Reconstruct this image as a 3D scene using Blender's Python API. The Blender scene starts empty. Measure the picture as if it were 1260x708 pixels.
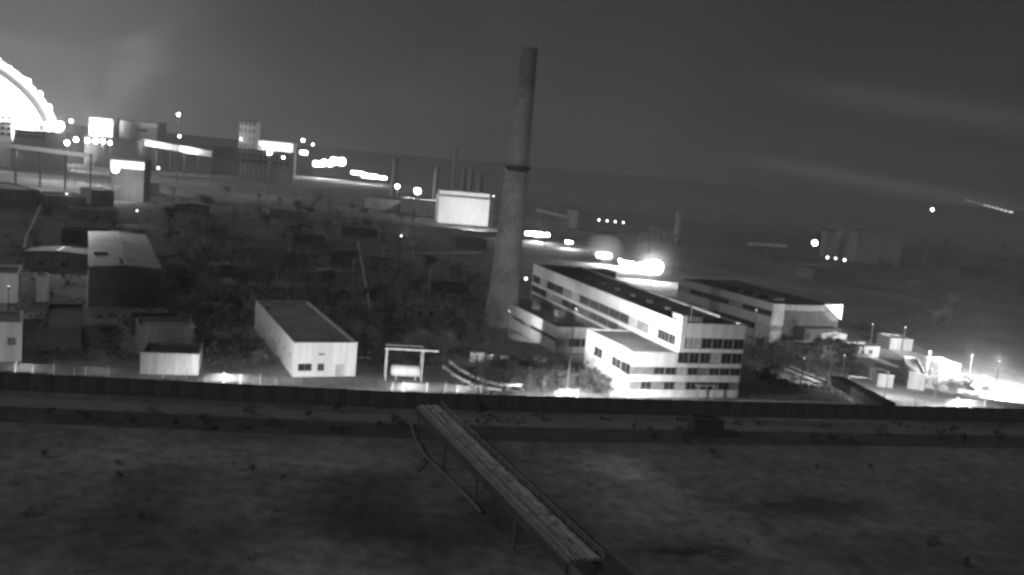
import bpy, math, random
import numpy as np
from mathutils import Vector, Matrix, noise
random.seed(7)
sc = bpy.context.scene
col = sc.collection
# ------------------------------------------------------------------ camera
F = 1150.0; CAMH = 45.0
ROLL = math.atan(115/1260); PITCH = math.atan(157*math.cos(ROLL)/F)
_f = Vector((0, math.cos(PITCH), -math.sin(PITCH))); _u0 = Vector((0, math.sin(PITCH), math.cos(PITCH))); _r0 = Vector((1, 0, 0))
_R = _r0*math.cos(ROLL) + _u0*math.sin(ROLL); _U = -_r0*math.sin(ROLL) + _u0*math.cos(ROLL)
CP = Vector((0, 0, CAMH))
cam_data = bpy.data.cameras.new('camera'); cam = bpy.data.objects.new('camera', cam_data); col.objects.link(cam)
cam.matrix_world = Matrix(((_R.x, _U.x, -_f.x, 0), (_R.y, _U.y, -_f.y, 0), (_R.z, _U.z, -_f.z, CAMH), (0, 0, 0, 1)))
cam_data.sensor_width = 36; cam_data.lens = 36*F/1260; cam_data.clip_start = 1; cam_data.clip_end = 30000
sc.camera = cam
# soft lens of a night surveillance camera
sc.cycles.filter_width = 2.9
sc.cycles.use_denoising = True
sc.cycles.volume_bounces = 1
sc.cycles.max_bounces = 4
sc.cycles.sample_clamp_indirect = 2.0
vs = sc.view_settings; vs.view_transform = 'Standard'; vs.look = 'None'; vs.exposure = 0; vs.gamma = 1
# ------------------------------------------------------------------ maths from the survey of the photograph
def ray(x, y): return _f + _R*((x-630)/F) + _U*((354-y)/F)
def G(x, y, z=0.0):
    d = ray(x, y); t = (z-CAMH)/d.z; return CP + d*t
def AT(x, y, depth):
    d = ray(x, y); return CP + d*(depth/d.y)
# ------------------------------------------------------------------ world: night sky with the glow of the plant on the left
w = bpy.data.worlds.new('World'); sc.world = w; w.use_nodes = True
nt = w.node_tree; nt.nodes.clear()
def N(t, **k):
    n = nt.nodes.new(t)
    for a, b in k.items(): setattr(n, a, b)
    return n
def L(a, b): nt.links.new(a, b)
out = N('ShaderNodeOutputWorld'); bg = N('ShaderNodeBackground'); L(bg.outputs[0], out.inputs[0])
tc = N('ShaderNodeTexCoord'); V = tc.outputs['Generated']
def dotn(v):
    n = N('ShaderNodeVectorMath', operation='DOT_PRODUCT'); L(V, n.inputs[0]); n.inputs[1].default_value = tuple(v); return n.outputs['Value']
def mth(op, a, b=None, c=None):
    n = N('ShaderNodeMath', operation=op)
    for i, s in enumerate((a, b, c)):
        if s is None: continue
        if isinstance(s, (int, float)): n.inputs[i].default_value = s
        else: L(s, n.inputs[i])
    return n.outputs[0]
def mapr(v, a, b, c, d):
    n = N('ShaderNodeMapRange', interpolation_type='SMOOTHSTEP'); L(v, n.inputs[0])
    for i, s in enumerate((a, b, c, d)): n.inputs[i+1].default_value = s
    return n.outputs[0]
gl = ray(-40, 120).normalized()
g1 = mapr(dotn(gl), 0.80, 1.0, 0.0, 1.0)
g1 = mth('ADD', mth('MULTIPLY', mth('POWER', g1, 4.0), 0.36), mth('MULTIPLY', mth('POWER', g1, 26.0), 1.5))
nz = N('ShaderNodeTexNoise'); nz.inputs['Scale'].default_value = 5.5; nz.inputs['Detail'].default_value = 5; nz.inputs['Distortion'].default_value = 0.6
L(V, nz.inputs['Vector'])
cl = mapr(nz.outputs[0], 0.35, 0.75, 0.94, 1.08)
side = mapr(dotn(Vector((1, 0, 0))), -0.5, 0.5, 0.068, 0.034)
tot = mth('ADD', side, mth('MULTIPLY', g1, 0.066))
tot = mth('MULTIPLY', tot, cl)
def streak(pa, pb, wd, amp):
    a = ray(*pa).normalized(); b = ray(*pb).normalized()
    n = a.cross(b).normalized(); t = (b-a).normalized()
    d = mth('DIVIDE', dotn(n), wd)
    e = mth('POWER', 2.718, mth('MULTIPLY', mth('MULTIPLY', d, d), -1.0))
    r = mapr(dotn(t), a.dot(t)-0.02, (a.dot(t)+b.dot(t))/2, 0.0, 1.0)
    r2 = mapr(dotn(t), b.dot(t)-0.01, b.dot(t)+0.08, 1.0, 0.0)
    return mth('MULTIPLY', mth('MULTIPLY', e, mth('MULTIPLY', r, r2)), amp)
tot = mth('ADD', tot, streak((860, 185), (1215, 250), 0.0075, 0.034))
tot = mth('ADD', tot, streak((900, 95), (1260, 150), 0.013, 0.022))
# a wisp of lit smoke over the plant
wsp = ray(165, 95).normalized()
nz2 = N('ShaderNodeTexNoise'); nz2.inputs['Scale'].default_value = 16; nz2.inputs['Detail'].default_value = 4; nz2.inputs['Distortion'].default_value = 1.0
L(V, nz2.inputs['Vector'])
def plume(pa, pb, wd, amp):
    a = ray(*pa).normalized(); b = ray(*pb).normalized(); n = a.cross(b).normalized(); t = (b-a).normalized()
    wob = mth('MULTIPLY', mth('SUBTRACT', nz2.outputs[0], 0.5), 0.06)
    d = mth('DIVIDE', mth('ADD', dotn(n), wob), wd); e = mth('POWER', 2.718, mth('MULTIPLY', mth('MULTIPLY', d, d), -1.0))
    r = mth('MULTIPLY', mapr(dotn(t), a.dot(t)-.03, a.dot(t)+.01, 0.0, 1.0), mapr(dotn(t), b.dot(t)-.03, b.dot(t)+.03, 1.0, 0.0))
    return mth('MULTIPLY', mth('MULTIPLY', e, r), mth('MULTIPLY', mapr(nz2.outputs[0], 0.3, 0.65, 0.35, 1.0), amp))
wm = mth('ADD', plume((120,150), (178,58), 0.020, 0.095), plume((150,110), (205,48), 0.012, 0.04))
tot = mth('ADD', tot, wm)
comb = N('ShaderNodeCombineColor')
for i in range(3): L(tot, comb.inputs[i])
L(comb.outputs[0], bg.inputs[0]); bg.inputs[1].default_value = 0.86
# faint added fill sun from the left, brightening field and walls
fill_sun = bpy.data.lights.new('fill_sun', 'SUN'); fill_sun.energy = 0.30; fill_sun.angle = math.radians(0.5)
mo = bpy.data.objects.new('fill_sun', fill_sun); col.objects.link(mo)
mo.rotation_euler = Vector((0.72, 0.42, -0.55)).to_track_quat('-Z', 'Y').to_euler()
# ------------------------------------------------------------------ materials
def mat(name, v, rough=0.85, scale=0.4, amp=0.3, bump=0.0, metal=0.0, scale2=None, streaks=False):
    m = bpy.data.materials.new(name); m.use_nodes = True; t = m.node_tree; b = t.nodes['Principled BSDF']
    b.inputs['Roughness'].default_value = rough; b.inputs['Metallic'].default_value = metal
    tcn = t.nodes.new('ShaderNodeTexCoord'); mp = t.nodes.new('ShaderNodeMapping'); t.links.new(tcn.outputs['Object'], mp.inputs[0])
    if streaks: mp.inputs['Scale'].default_value = (3.0, 3.0, 0.35)
    n1 = t.nodes.new('ShaderNodeTexNoise'); n1.inputs['Scale'].default_value = scale; n1.inputs['Detail'].default_value = 6; n1.inputs['Roughness'].default_value = 0.65
    t.links.new(mp.outputs[0], n1.inputs['Vector'])
    cr = t.nodes.new('ShaderNodeMapRange'); cr.inputs[1].default_value = 0.3; cr.inputs[2].default_value = 0.7
    cr.inputs[3].default_value = v*(1-amp); cr.inputs[4].default_value = v*(1+amp)
    t.links.new(n1.outputs[0], cr.inputs[0])
    last = cr.outputs[0]
    n2 = t.nodes.new('ShaderNodeTexNoise'); n2.inputs['Scale'].default_value = scale2 or scale*9; n2.inputs['Detail'].default_value = 3
    t.links.new(tcn.outputs['Object'], n2.inputs['Vector'])
    c2 = t.nodes.new('ShaderNodeMapRange'); c2.inputs[1].default_value = 0.3; c2.inputs[2].default_value = 0.7; c2.inputs[3].default_value = 1-amp*0.6; c2.inputs[4].default_value = 1+amp*0.6
    t.links.new(n2.outputs[0], c2.inputs[0])
    mu = t.nodes.new('ShaderNodeMath'); mu.operation = 'MULTIPLY'; t.links.new(last, mu.inputs[0]); t.links.new(c2.outputs[0], mu.inputs[1])
    cc = t.nodes.new('ShaderNodeCombineColor')
    for i in range(3): t.links.new(mu.outputs[0], cc.inputs[i])
    t.links.new(cc.outputs[0], b.inputs['Base Color'])
    if bump:
        bp = t.nodes.new('ShaderNodeBump'); bp.inputs['Strength'].default_value = bump; bp.inputs['Distance'].default_value = 0.2
        t.links.new(n2.outputs[0], bp.inputs['Height']); t.links.new(bp.outputs[0], b.inputs['Normal'])
    return m
def emis(name, e):
    m = bpy.data.materials.new(name); m.use_nodes = True; b = m.node_tree.nodes['Principled BSDF']
    b.inputs['Base Color'].default_value = (.8, .8, .8, 1); b.inputs['Emission Color'].default_value = (1, 1, 1, 1); b.inputs['Emission Strength'].default_value = e
    return m
M = dict(
    ground=mat('dry_ground', 0.24, 0.95, 0.03, 0.5, 0.3, scale2=0.45),
    yard=mat('worn_yard_concrete', 0.24, 0.9, 0.08, 0.35, 0.2, scale2=1.2),
    road=mat('gravel_road', 0.27, 0.9, 0.10, 0.22, 0.2, scale2=1.5),
    asphalt=mat('old_asphalt', 0.09, 0.9, 0.2, 0.3, 0.1),
    ditch=mat('ditch_grass', 0.10, 0.95, 0.15, 0.4, 0.3),
    grass=mat('dry_grass_blades', 0.26, 0.9, 0.05, 0.5),
    path=mat('trodden_path', 0.23, 0.95, 0.06, 0.35, 0.2),
    wallp=mat('dark_concrete_panel', 0.16, 0.9, 0.5, 0.35, 0.1, streaks=True),
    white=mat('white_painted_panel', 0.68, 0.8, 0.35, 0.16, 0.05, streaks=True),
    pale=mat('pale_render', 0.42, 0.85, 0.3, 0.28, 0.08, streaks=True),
    grey=mat('grey_concrete', 0.25, 0.88, 0.3, 0.3, 0.1, streaks=True),
    dark=mat('dark_brickwork', 0.09, 0.9, 0.4, 0.3, 0.1),
    core=mat('dark_concrete_core', 0.12, 0.9, 0.4, 0.3),  # darker concrete of the backing walls behind the panels
    roof=mat('bitumen_roof', 0.07, 0.85, 0.12, 0.45, 0.1, scale2=0.9),
    roofl=mat('weathered_sheet_roof', 0.30, 0.7, 0.15, 0.35, 0.1, scale2=0.9),
    tin=mat('galvanised_sheet', 0.42, 0.5, 0.3, 0.3, 0.05, metal=0.3),
    steel=mat('painted_steel', 0.22, 0.6, 0.6, 0.3),
    lsteel=mat('pale_painted_steel', 0.5, 0.6, 0.6, 0.3),
    dsteel=mat('dark_steel', 0.05, 0.6, 0.6, 0.3),
    pipe=mat('insulated_pipe', 0.30, 0.7, 0.7, 0.4, 0.1),
    glass=mat('dark_window_glass', 0.03, 0.18, 0.8, 0.3),
    blind=mat('window_with_blind', 0.22, 0.4, 0.6, 0.4),
    curtain=mat('window_with_pale_curtain', 0.42, 0.5, 1.2, 0.4),
    brick=mat('chimney_brick', 0.28, 0.9, 0.10, 0.5, 0.15, scale2=2.2, streaks=False),
    soot=mat('sooty_brick', 0.2, 0.9, 0.3, 0.3, 0.1),
    bark=mat('bark', 0.09, 0.9, 1.0, 0.3),
    leaf=mat('dark_foliage', 0.06, 0.8, 0.5, 0.5),
    leafl=mat('pale_dry_foliage', 0.16, 0.8, 0.5, 0.5),
    lens=emis('lamp_lens', 6.0), lensb=emis('bright_lamp_lens', 30.0), lit=emis('glow_strip_emission', 1.6), dimlit=emis('streak_glow_emission', 1.0))
# ------------------------------------------------------------------ helpers
class MB:
    def __init__(s): s.v = []; s.f = []
    def add(s, vs, fs):
        o = len(s.v); s.v += [tuple(v) for v in vs]; s.f += [tuple(i+o for i in f) for f in fs]; return s
    def box(s, x0, y0, z0, x1, y1, z1):
        return s.add([(x0,y0,z0),(x1,y0,z0),(x1,y1,z0),(x0,y1,z0),(x0,y0,z1),(x1,y0,z1),(x1,y1,z1),(x0,y1,z1)],
                     [(0,3,2,1),(4,5,6,7),(0,1,5,4),(1,2,6,5),(2,3,7,6),(3,0,4,7)])
    def bar(s, a, b, w, h=None):
        a = Vector(a); b = Vector(b); h = h or w; d = (b-a).normalized()
        up = Vector((0,0,1)) if abs(d.z) < .95 else Vector((0,1,0))
        r = d.cross(up).normalized()*w/2; u = r.normalized().cross(d)*h/2
        vs = [p+q for p in (a, b) for q in (-r-u, r-u, r+u, -r+u)]
        return s.add(vs, [(0,3,2,1),(4,5,6,7),(0,1,5,4),(1,2,6,5),(2,3,7,6),(3,0,4,7)])
    def tube(s, pts, rad, n=8, cap=True):
        pts = [Vector(p) for p in pts]; rr = rad if isinstance(rad, (list, tuple)) else [rad]*len(pts); vs = []; fs = []
        for i, p in enumerate(pts):
            d = (pts[min(i+1, len(pts)-1)] - pts[max(i-1, 0)]).normalized()
            up = Vector((0,0,1)) if abs(d.z) < .9 else Vector((1,0,0))
            r = d.cross(up).normalized(); u = r.cross(d)
            for k in range(n):
                a = 2*math.pi*k/n; vs.append(p + (r*math.cos(a)+u*math.sin(a))*rr[i])
        for i in range(len(pts)-1):
            for k in range(n): fs.append((i*n+k, i*n+(k+1)%n, (i+1)*n+(k+1)%n, (i+1)*n+k))
        if cap: fs.append(tuple(range(n))[::-1]); fs.append(tuple((len(pts)-1)*n+k for k in range(n)))
        return s.add(vs, fs)
    def ring(s, z0, z1, r0, r1, n=32, inner=None):
        vs = []; fs = []
        for z, r in ((z0, r0), (z1, r1)):
            for k in range(n): vs.append((r*math.cos(2*math.pi*k/n), r*math.sin(2*math.pi*k/n), z))
        for k in range(n): fs.append((k, (k+1)%n, n+(k+1)%n, n+k))
        if inner is None: fs += [tuple(range(n))[::-1], tuple(n+k for k in range(n))]
        else:
            for z, r in ((z0, inner), (z1, inner)):
                for k in range(n): vs.append((r*math.cos(2*math.pi*k/n), r*math.sin(2*math.pi*k/n), z))
            for k in range(n):
                j = (k+1)%n; fs += [(2*n+j, 2*n+k, 3*n+k, 3*n+j), (n+k, n+j, 3*n+j, 3*n+k), (j, k, 2*n+k, 2*n+j)]
        return s.add(vs, fs)
    def mesh(s, name):
        m = bpy.data.meshes.new(name); m.from_pydata(s.v, [], s.f); m.update(); return m
    def build(s, name, m, parent=None, smooth=False):
        me = s.mesh(name); me.materials.append(M[m] if isinstance(m, str) else m)
        if smooth: me.polygons.foreach_set('use_smooth', [True]*len(me.polygons))
        o = bpy.data.objects.new(name, me); col.objects.link(o); o.parent = parent; return o
def link(name, me, parent, loc=(0,0,0), rz=0.0):
    o = bpy.data.objects.new(name, me); col.objects.link(o); o.parent = parent; o.location = loc; o.rotation_euler = (0,0,rz); return o
def tag(o, label, cat, group=None):
    o['label'] = label; o['category'] = cat
    if group: o['group'] = group
    return o
def thing(name, label, cat, loc=(0,0,0), rz=0.0, group=None):
    o = bpy.data.objects.new(name, None); col.objects.link(o); o.location = loc; o.rotation_euler = (0,0,rz); o.empty_display_size = .5
    return tag(o, label, cat, group)
def structure(o): o['kind'] = 'structure'; return o
def stuff(o): o['kind'] = 'stuff'; return o
def flat(name, pts, z, m, parent=None):
    b = MB(); b.add([(p[0], p[1], z) for p in pts], [tuple(range(len(pts)))]); o = b.build(name, m, parent); return o
def strip(name, pts, wd, z, m):
    L_ = []; R_ = []
    for i, p in enumerate(pts):
        d = (Vector(pts[min(i+1, len(pts)-1)][:2]) - Vector(pts[max(i-1, 0)][:2])).normalized(); n = Vector((-d.y, d.x))
        ww = wd[i] if isinstance(wd, list) else wd
        L_.append((p[0]+n.x*ww/2, p[1]+n.y*ww/2, z)); R_.append((p[0]-n.x*ww/2, p[1]-n.y*ww/2, z))
    b = MB(); k = len(pts); b.add(L_+R_, [(i, k+i, k+i+1, i+1) for i in range(k-1)]); return b.build(name, m)
_mc = {}
def window_parts(parent, w, h, loc, rz, nmul=1, mt=None, depth=0.12):
    """frame (with mullions) as a part, pane as its sub-part; local x along the wall, -y outwards"""
    key = ('f', round(w,2), round(h,2), nmul)
    if key not in _mc:
        b = MB(); t = .09; b.box(0,0,0,w,depth,t); b.box(0,0,h-t,w,depth,h); b.box(0,0,t,t,depth,h-t); b.box(w-t,0,t,w,depth,h-t)
        for i in range(nmul):
            xx = w*(i+1)/(nmul+1); b.box(xx-t/2,.01,t,xx+t/2,depth-.01,h-t)
        m = b.mesh('window'); m.materials.append(M['steel']); _mc[key] = m
    o = link('window', _mc[key], parent, loc, rz)
    mt = mt or (random.choices(['glass','blind','curtain'], [.60,.25,.15])[0])
    key = ('p', round(w,2), round(h,2), mt)
    if key not in _mc:
        b = MB(); b.box(.09,.05,.09,w-.09,.07,h-.09); m = b.mesh('pane'); m.materials.append(M[mt]); _mc[key] = m
    link('pane', _mc[key], o); return o
def panel_face(parent, o, rz, length, rows, bay, m, t=0.3, inset=0.16, nmul=2, skip=()):
    """cladding face: o = local start point, rz = direction along the face; outwards is -y of that direction"""
    du = Vector((math.cos(rz), math.sin(rz), 0)); nb = max(1, round(length/bay)); bw = length/nb
    for (z0, z1, kind) in rows:
        for i in range(nb):
            p = Vector(o) + du*(i*bw); p.z = z0
            if kind == 'p':
                key = ('panel', round(bw,2), round(z1-z0,2), m, t)
                if key not in _mc:
                    b = MB(); b.box(.02,0,.015,bw-.02,t,z1-z0-.015); me = b.mesh('wall_panel'); me.materials.append(M[m]); _mc[key] = me
                q = link('wall_panel', _mc[key], parent, p, rz)
            else:
                pw = .14                                  # pier between windows
                key = ('pier', round(pw,2), round(z1-z0,2), m, t)
                if key not in _mc:
                    b = MB(); b.box(0,0.1,0,pw,t,z1-z0); me = b.mesh('pier'); me.materials.append(M['grey']); _mc[key] = me
                link('pier', _mc[key], parent, p, rz)
                if (i, z0) in skip: continue
                q = p + du*pw + Vector((-du.y, du.x, 0))*inset
                window_parts(parent, bw-pw, z1-z0, q, rz, nmul)
def gable_box(name, w, d, h, rise, m, parent=None, axis='y'):
    b = MB()
    if axis == 'y':   # ridge runs front to back
        b.add([(0,0,0),(w,0,0),(w,d,0),(0,d,0),(0,0,h),(w,0,h),(w,d,h),(0,d,h),(w/2,0,h+rise),(w/2,d,h+rise)],
              [(0,1,5,8,4),(1,2,6,5),(2,3,7,9,6),(3,0,4,7),(4,8,9,7),(5,6,9,8)])
    else:
        b.add([(0,0,0),(w,0,0),(w,d,0),(0,d,0),(0,0,h),(w,0,h),(w,d,h),(0,d,h),(0,d/2,h+rise),(w,d/2,h+rise)],
              [(0,1,5,4),(1,2,6,9,5),(2,3,7,6),(3,0,4,8,7),(4,5,9,8),(8,9,6,7)])
    return b.build(name, m, parent)
def facade_wall(name, length, h, openings, m, parent, t=.3, loc=(0,0,0), rz=0.0):
    """wall slab with real openings [(x0,z0,x1,z1)]"""
    xs = sorted({0, length, *[a for o in openings for a in (o[0], o[2])]}); zs = sorted({0, h, *[a for o in openings for a in (o[1], o[3])]})
    b = MB()
    def hole(cx, cz): return any(o[0] < cx < o[2] and o[1] < cz < o[3] for o in openings)
    for i in range(len(xs)-1):
        for j in range(len(zs)-1):
            if hole((xs[i]+xs[i+1])/2, (zs[j]+zs[j+1])/2): continue
            x0,x1,z0,z1 = xs[i],xs[i+1],zs[j],zs[j+1]
            b.add([(x0,0,z0),(x1,0,z0),(x1,0,z1),(x0,0,z1)], [(0,1,2,3)]); b.add([(x0,t,z0),(x1,t,z0),(x1,t,z1),(x0,t,z1)], [(3,2,1,0)])
    for (x0,z0,x1,z1) in openings:
        b.add([(x0,0,z0),(x1,0,z0),(x1,0,z1),(x0,0,z1),(x0,t,z0),(x1,t,z0),(x1,t,z1),(x0,t,z1)], [(0,4,5,1),(1,5,6,2),(2,6,7,3),(3,7,4,0)])
    b.add([(0,0,0),(length,0,0),(length,0,h),(0,0,h),(0,t,0),(length,t,0),(length,t,h),(0,t,h)], [(0,4,7,3),(1,2,6,5),(3,7,6,2)])
    o = b.build(name, m, parent); o.location = loc; o.rotation_euler = (0,0,rz); return o
def frame2(pa, pb):
    d = (pb-pa); return math.atan2(d.y, d.x), math.hypot(d.x, d.y)
def shed(name, label, cat, pl, pr, d, h, rise=1.2, wall='grey', roof='roof', wins=(), side_wins=(), axis='y', group=None, eave=.3, place=None):
    """hall with its near front corners at the ground pixels pl, pr; walls are separate slabs, windows real openings"""
    A = G(*pl); B = G(*pr); rz, wd = frame2(A, B)
    if place: A = Vector((place[0], place[1], 0)); rz, wd = place[2], place[3]
    t = thing(name, label, cat, (A.x, A.y, 0), rz, group)
    facade_wall('wall', wd, h, [(a,b,a+c,b+e) for a,b,c,e in wins], wall, t)
    for a,b,c,e in wins: window_parts(t, c, e, (a, .12, b), 0, 1 if c < 3 else 3, 'glass', depth=.1)
    facade_wall('wall', d-.3, h, [(d-.3-a-c,b,d-.3-a,b+e) for a,b,c,e in side_wins], wall, t, loc=(0, d, 0), rz=-math.pi/2)
    for a,b,c,e in side_wins: window_parts(t, c, e, (.12, a+c+.3, b), -math.pi/2, 1 if c < 3 else 3, depth=.1)
    facade_wall('wall', d-.3, h, [], wall, t, loc=(wd, .3, 0), rz=math.pi/2)
    b = MB(); b.box(.3, d-.3, 0, wd-.3, d, h); b.build('rear_wall', wall, t)
    e = eave
    if rise > 0:
        if axis == 'y':
            n = max(3, int(d/6))
            for k in range(n):
                y0 = -e + (d+2*e)*k/n + .02; y1 = -e + (d+2*e)*(k+1)/n - .02
                for s in (0, 1):
                    xa = -e if s == 0 else wd+e; s0 = h-rise*e/(wd/2)
                    b = MB(); dz = .12
                    b.add([(xa,y0,s0),(wd/2,y0,h+rise),(wd/2,y1,h+rise),(xa,y1,s0),(xa,y0,s0+dz),(wd/2,y0,h+rise+dz),(wd/2,y1,h+rise+dz),(xa,y1,s0+dz)],
                          [(0,3,2,1),(4,5,6,7),(0,1,5,4),(1,2,6,5),(2,3,7,6),(3,0,4,7)])
                    b.build('roof_sheet', roof, t)
            for y in (.15, d-.15):
                b = MB(); b.add([(0,y-.15,h),(wd,y-.15,h),(wd/2,y-.15,h+rise),(0,y+.15,h),(wd,y+.15,h),(wd/2,y+.15,h+rise)], [(0,1,2),(5,4,3),(0,3,4,1),(1,4,5,2),(2,5,3,0)]); b.build('gable', wall, t)
            b = MB(); b.bar((wd/2,-e,h+rise+.14),(wd/2,d+e,h+rise+.14),.5,.1); b.build('ridge_cap', 'tin', t)
        else:
            n = max(2, int(wd/6))
            for k in range(n):
                x0 = -e + (wd+2*e)*k/n + .02; x1 = -e + (wd+2*e)*(k+1)/n - .02
                for s in (0, 1):
                    ya = -e if s == 0 else d+e; s0 = h-rise*e/(d/2); dz = .12; b = MB()
                    b.add([(x0,ya,s0),(x0,d/2,h+rise),(x1,d/2,h+rise),(x1,ya,s0),(x0,ya,s0+dz),(x0,d/2,h+rise+dz),(x1,d/2,h+rise+dz),(x1,ya,s0+dz)],
                          [(0,3,2,1),(4,5,6,7),(0,1,5,4),(1,2,6,5),(2,3,7,6),(3,0,4,7)])
                    b.build('roof_sheet', roof, t)
            for x in (.15, wd-.15):
                b = MB(); b.add([(x-.15,0,h),(x-.15,d,h),(x-.15,d/2,h+rise),(x+.15,0,h),(x+.15,d,h),(x+.15,d/2,h+rise)], [(0,1,2),(5,4,3),(0,3,4,1),(1,4,5,2),(2,5,3,0)]); b.build('gable', wall, t)
    else:
        b = MB(); b.box(.31,.31,h-.6,wd-.31,d-.31,h-.35); b.build('roof', roof, t)
        b = MB()
        b.box(-.12,-.12,h+.003,wd+.12,.35,h+.18); b.box(-.12,d-.35,h+.003,wd+.12,d+.12,h+.18); b.box(-.12,.35,h+.003,.35,d-.35,h+.18); b.box(wd-.35,.35,h+.003,wd+.12,d-.35,h+.18)
        b.build('coping', 'white' if wall == 'white' else 'dark' if wall == 'dark' else 'roofl', t)
    return t, wd, rz
SPOT = 1.0
def spot(parent, loc, direction, power, cone=140, blend=.6, r=.3):
    l = bpy.data.lights.new('lamp_light', 'SPOT'); l.energy = power*SPOT; l.spot_size = math.radians(cone); l.spot_blend = blend; l.shadow_soft_size = r
    o = bpy.data.objects.new('lamp_light', l); col.objects.link(o); o.parent = parent; o.location = loc
    o.rotation_euler = Vector(direction).to_track_quat('-Z', 'Y').to_euler(); return o
def point(parent, loc, power, r=.5):
    l = bpy.data.lights.new('lamp_light', 'POINT'); l.energy = power*SPOT; l.shadow_soft_size = r
    o = bpy.data.objects.new('lamp_light', l); col.objects.link(o); o.parent = parent; o.location = loc; return o
def lamp_mast(label, base, h, head=.6, power=0, target=None, cone=140, lens='lens', n=1, group=None, name='lamp_mast', omni=False, heads=None):
    rz_ = 0.0; tg = Vector((0,-1,-.6))
    if target is not None:
        tg = Vector(target)-Vector((base.x, base.y, h)); rz_ = math.atan2(tg.y, tg.x)+math.pi/2
    t = thing(name, label, 'lamp', (base.x, base.y, 0), rz_, group)
    b = MB(); b.tube([(0,0,0),(0,0,h)], [.12+.004*h,.07], 8); b.build('mast', 'steel' if target is None else 'dsteel', t)
    for ox, head in (heads or [((k-(n-1)/2)*head*.98, head) for k in range(n)]):
        b = MB(); b.box(ox-head/2,-head*.2,h,ox+head/2,head*.3,h+head*.75); hd = b.build('lamp_head', 'dsteel', t)
        b = MB(); y9 = -head*.2; rr9 = head*.5; zc9 = h+head*.37; cs9 = [(ox+rr9*math.cos(a9), zc9+rr9*math.sin(a9)) for a9 in [k9*.5236 for k9 in range(12)]]; b.add([(x9,y9-.1,z9) for x9,z9 in cs9]+[(x9,y9-.004,z9) for x9,z9 in cs9], [tuple(range(12)), tuple(range(23,11,-1))]+[(k9,(k9+1)%12,12+(k9+1)%12,12+k9) for k9 in range(12)]); b.build('lens', lens, hd)
    if n > 1:
        b = MB(); b.box(-(n)*head*.66,.31*head,h-.15,(n)*head*.66,.31*head+.12,h); b.build('cross_arm', 'steel', t)
    if power:
        q = (0,-head*.4-.6,h+head*.3)
        if omni: point(t, q, power)
        else: spot(t, q, (0, -math.hypot(tg.x, tg.y), tg.z), power, cone)
    return t
# ================================================================== SETTING
NOI = lambda x, y, s: noise.noise(Vector((x*s, y*s, 3.1)))
b = MB(); b.add([(-6000,-300,0),(6000,-300,0),(6000,9000,0),(-6000,9000,0)], [(0,1,2,3)]); structure(b.build('ground', 'ground'))
# wall line (top edge of the wall surveyed at 3 m)
WH = 3.0
wl = [G(-330,437,WH), G(0,458,WH), G(480,482,WH), G(700,489,WH), G(1260,503.5,WH), G(1600,512,WH)]
wl = [Vector((p.x, p.y, 0)) for p in wl]
def off(line, d):
    o = []
    for i, p in enumerate(line):
        t = (line[min(i+1, len(line)-1)]-line[max(i-1, 0)]).normalized(); n = Vector((t.y, -t.x, 0)); o.append(p+n*d)
    return o
structure(strip('perimeter_road', off(wl, 6.5), 5.0, .004, 'road'))
structure(strip('drainage_ditch', off(wl, 13.5), 8.0, .006, 'ditch'))
structure(strip('inner_patrol_track', off(wl, -5.5), 9.5, .008, 'yard'))
# ragged lighter ground of the yards
def blob(name, cx, cy, rx, ry, z, m, rz=0, n=40, seed=0):
    pts = []
    for k in range(n):
        a = 2*math.pi*k/n; q = 1+.28*noise.noise(Vector((math.cos(a)*1.7+seed, math.sin(a)*1.7, seed)))+.12*noise.noise(Vector((math.cos(a)*5+seed, math.sin(a)*5, seed)))
        x = rx*q*math.cos(a); y = ry*q*math.sin(a); pts.append((cx+x*math.cos(rz)-y*math.sin(rz), cy+x*math.sin(rz)+y*math.cos(rz)))
    return structure(flat(name, pts, z, m))
def ground_patches(m, items):
    """trodden and overgrown patches of the soil with soft ragged rims (world metres, the sheet sits at the origin)"""
    t = m.node_tree; b = t.nodes['Principled BSDF']; cc = b.inputs['Base Color'].links[0].from_node; cur = cc.inputs[0].links[0].from_socket
    geo = t.nodes.new('ShaderNodeTexCoord'); wn = t.nodes.new('ShaderNodeTexNoise'); wn.inputs['Scale'].default_value = .16; wn.inputs['Detail'].default_value = 7; wn.inputs['Roughness'].default_value = .7
    t.links.new(geo.outputs['Object'], wn.inputs['Vector'])
    vm = t.nodes.new('ShaderNodeVectorMath'); vm.operation = 'MULTIPLY_ADD'; t.links.new(wn.outputs['Color'], vm.inputs[0]); vm.inputs[1].default_value = (13,13,0); t.links.new(geo.outputs['Object'], vm.inputs[2])
    for (x, y, rx, ry, a, f) in items:
        mp = t.nodes.new('ShaderNodeMapping'); mp.vector_type = 'TEXTURE'; mp.inputs['Location'].default_value = (x+6.5,y+6.5,0); mp.inputs['Rotation'].default_value = (0,0,a); mp.inputs['Scale'].default_value = (rx,ry,1)
        t.links.new(vm.outputs[0], mp.inputs[0]); ln = t.nodes.new('ShaderNodeVectorMath'); ln.operation = 'LENGTH'; t.links.new(mp.outputs[0], ln.inputs[0])
        mr = t.nodes.new('ShaderNodeMapRange'); mr.interpolation_type = 'SMOOTHSTEP'; t.links.new(ln.outputs['Value'], mr.inputs[0])
        for i_, v_ in enumerate((.35, 1.25, f, 1.0)): mr.inputs[i_+1].default_value = v_
        mu = t.nodes.new('ShaderNodeMath'); mu.operation = 'MULTIPLY'; t.links.new(cur, mu.inputs[0]); t.links.new(mr.outputs[0], mu.inputs[1]); cur = mu.outputs[0]
    for i_ in range(3): t.links.new(cur, cc.inputs[i_])
def PA(x, y, rx, ry, a, f): p = G(x, y); return (p.x, p.y, rx, ry, a, f)
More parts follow.
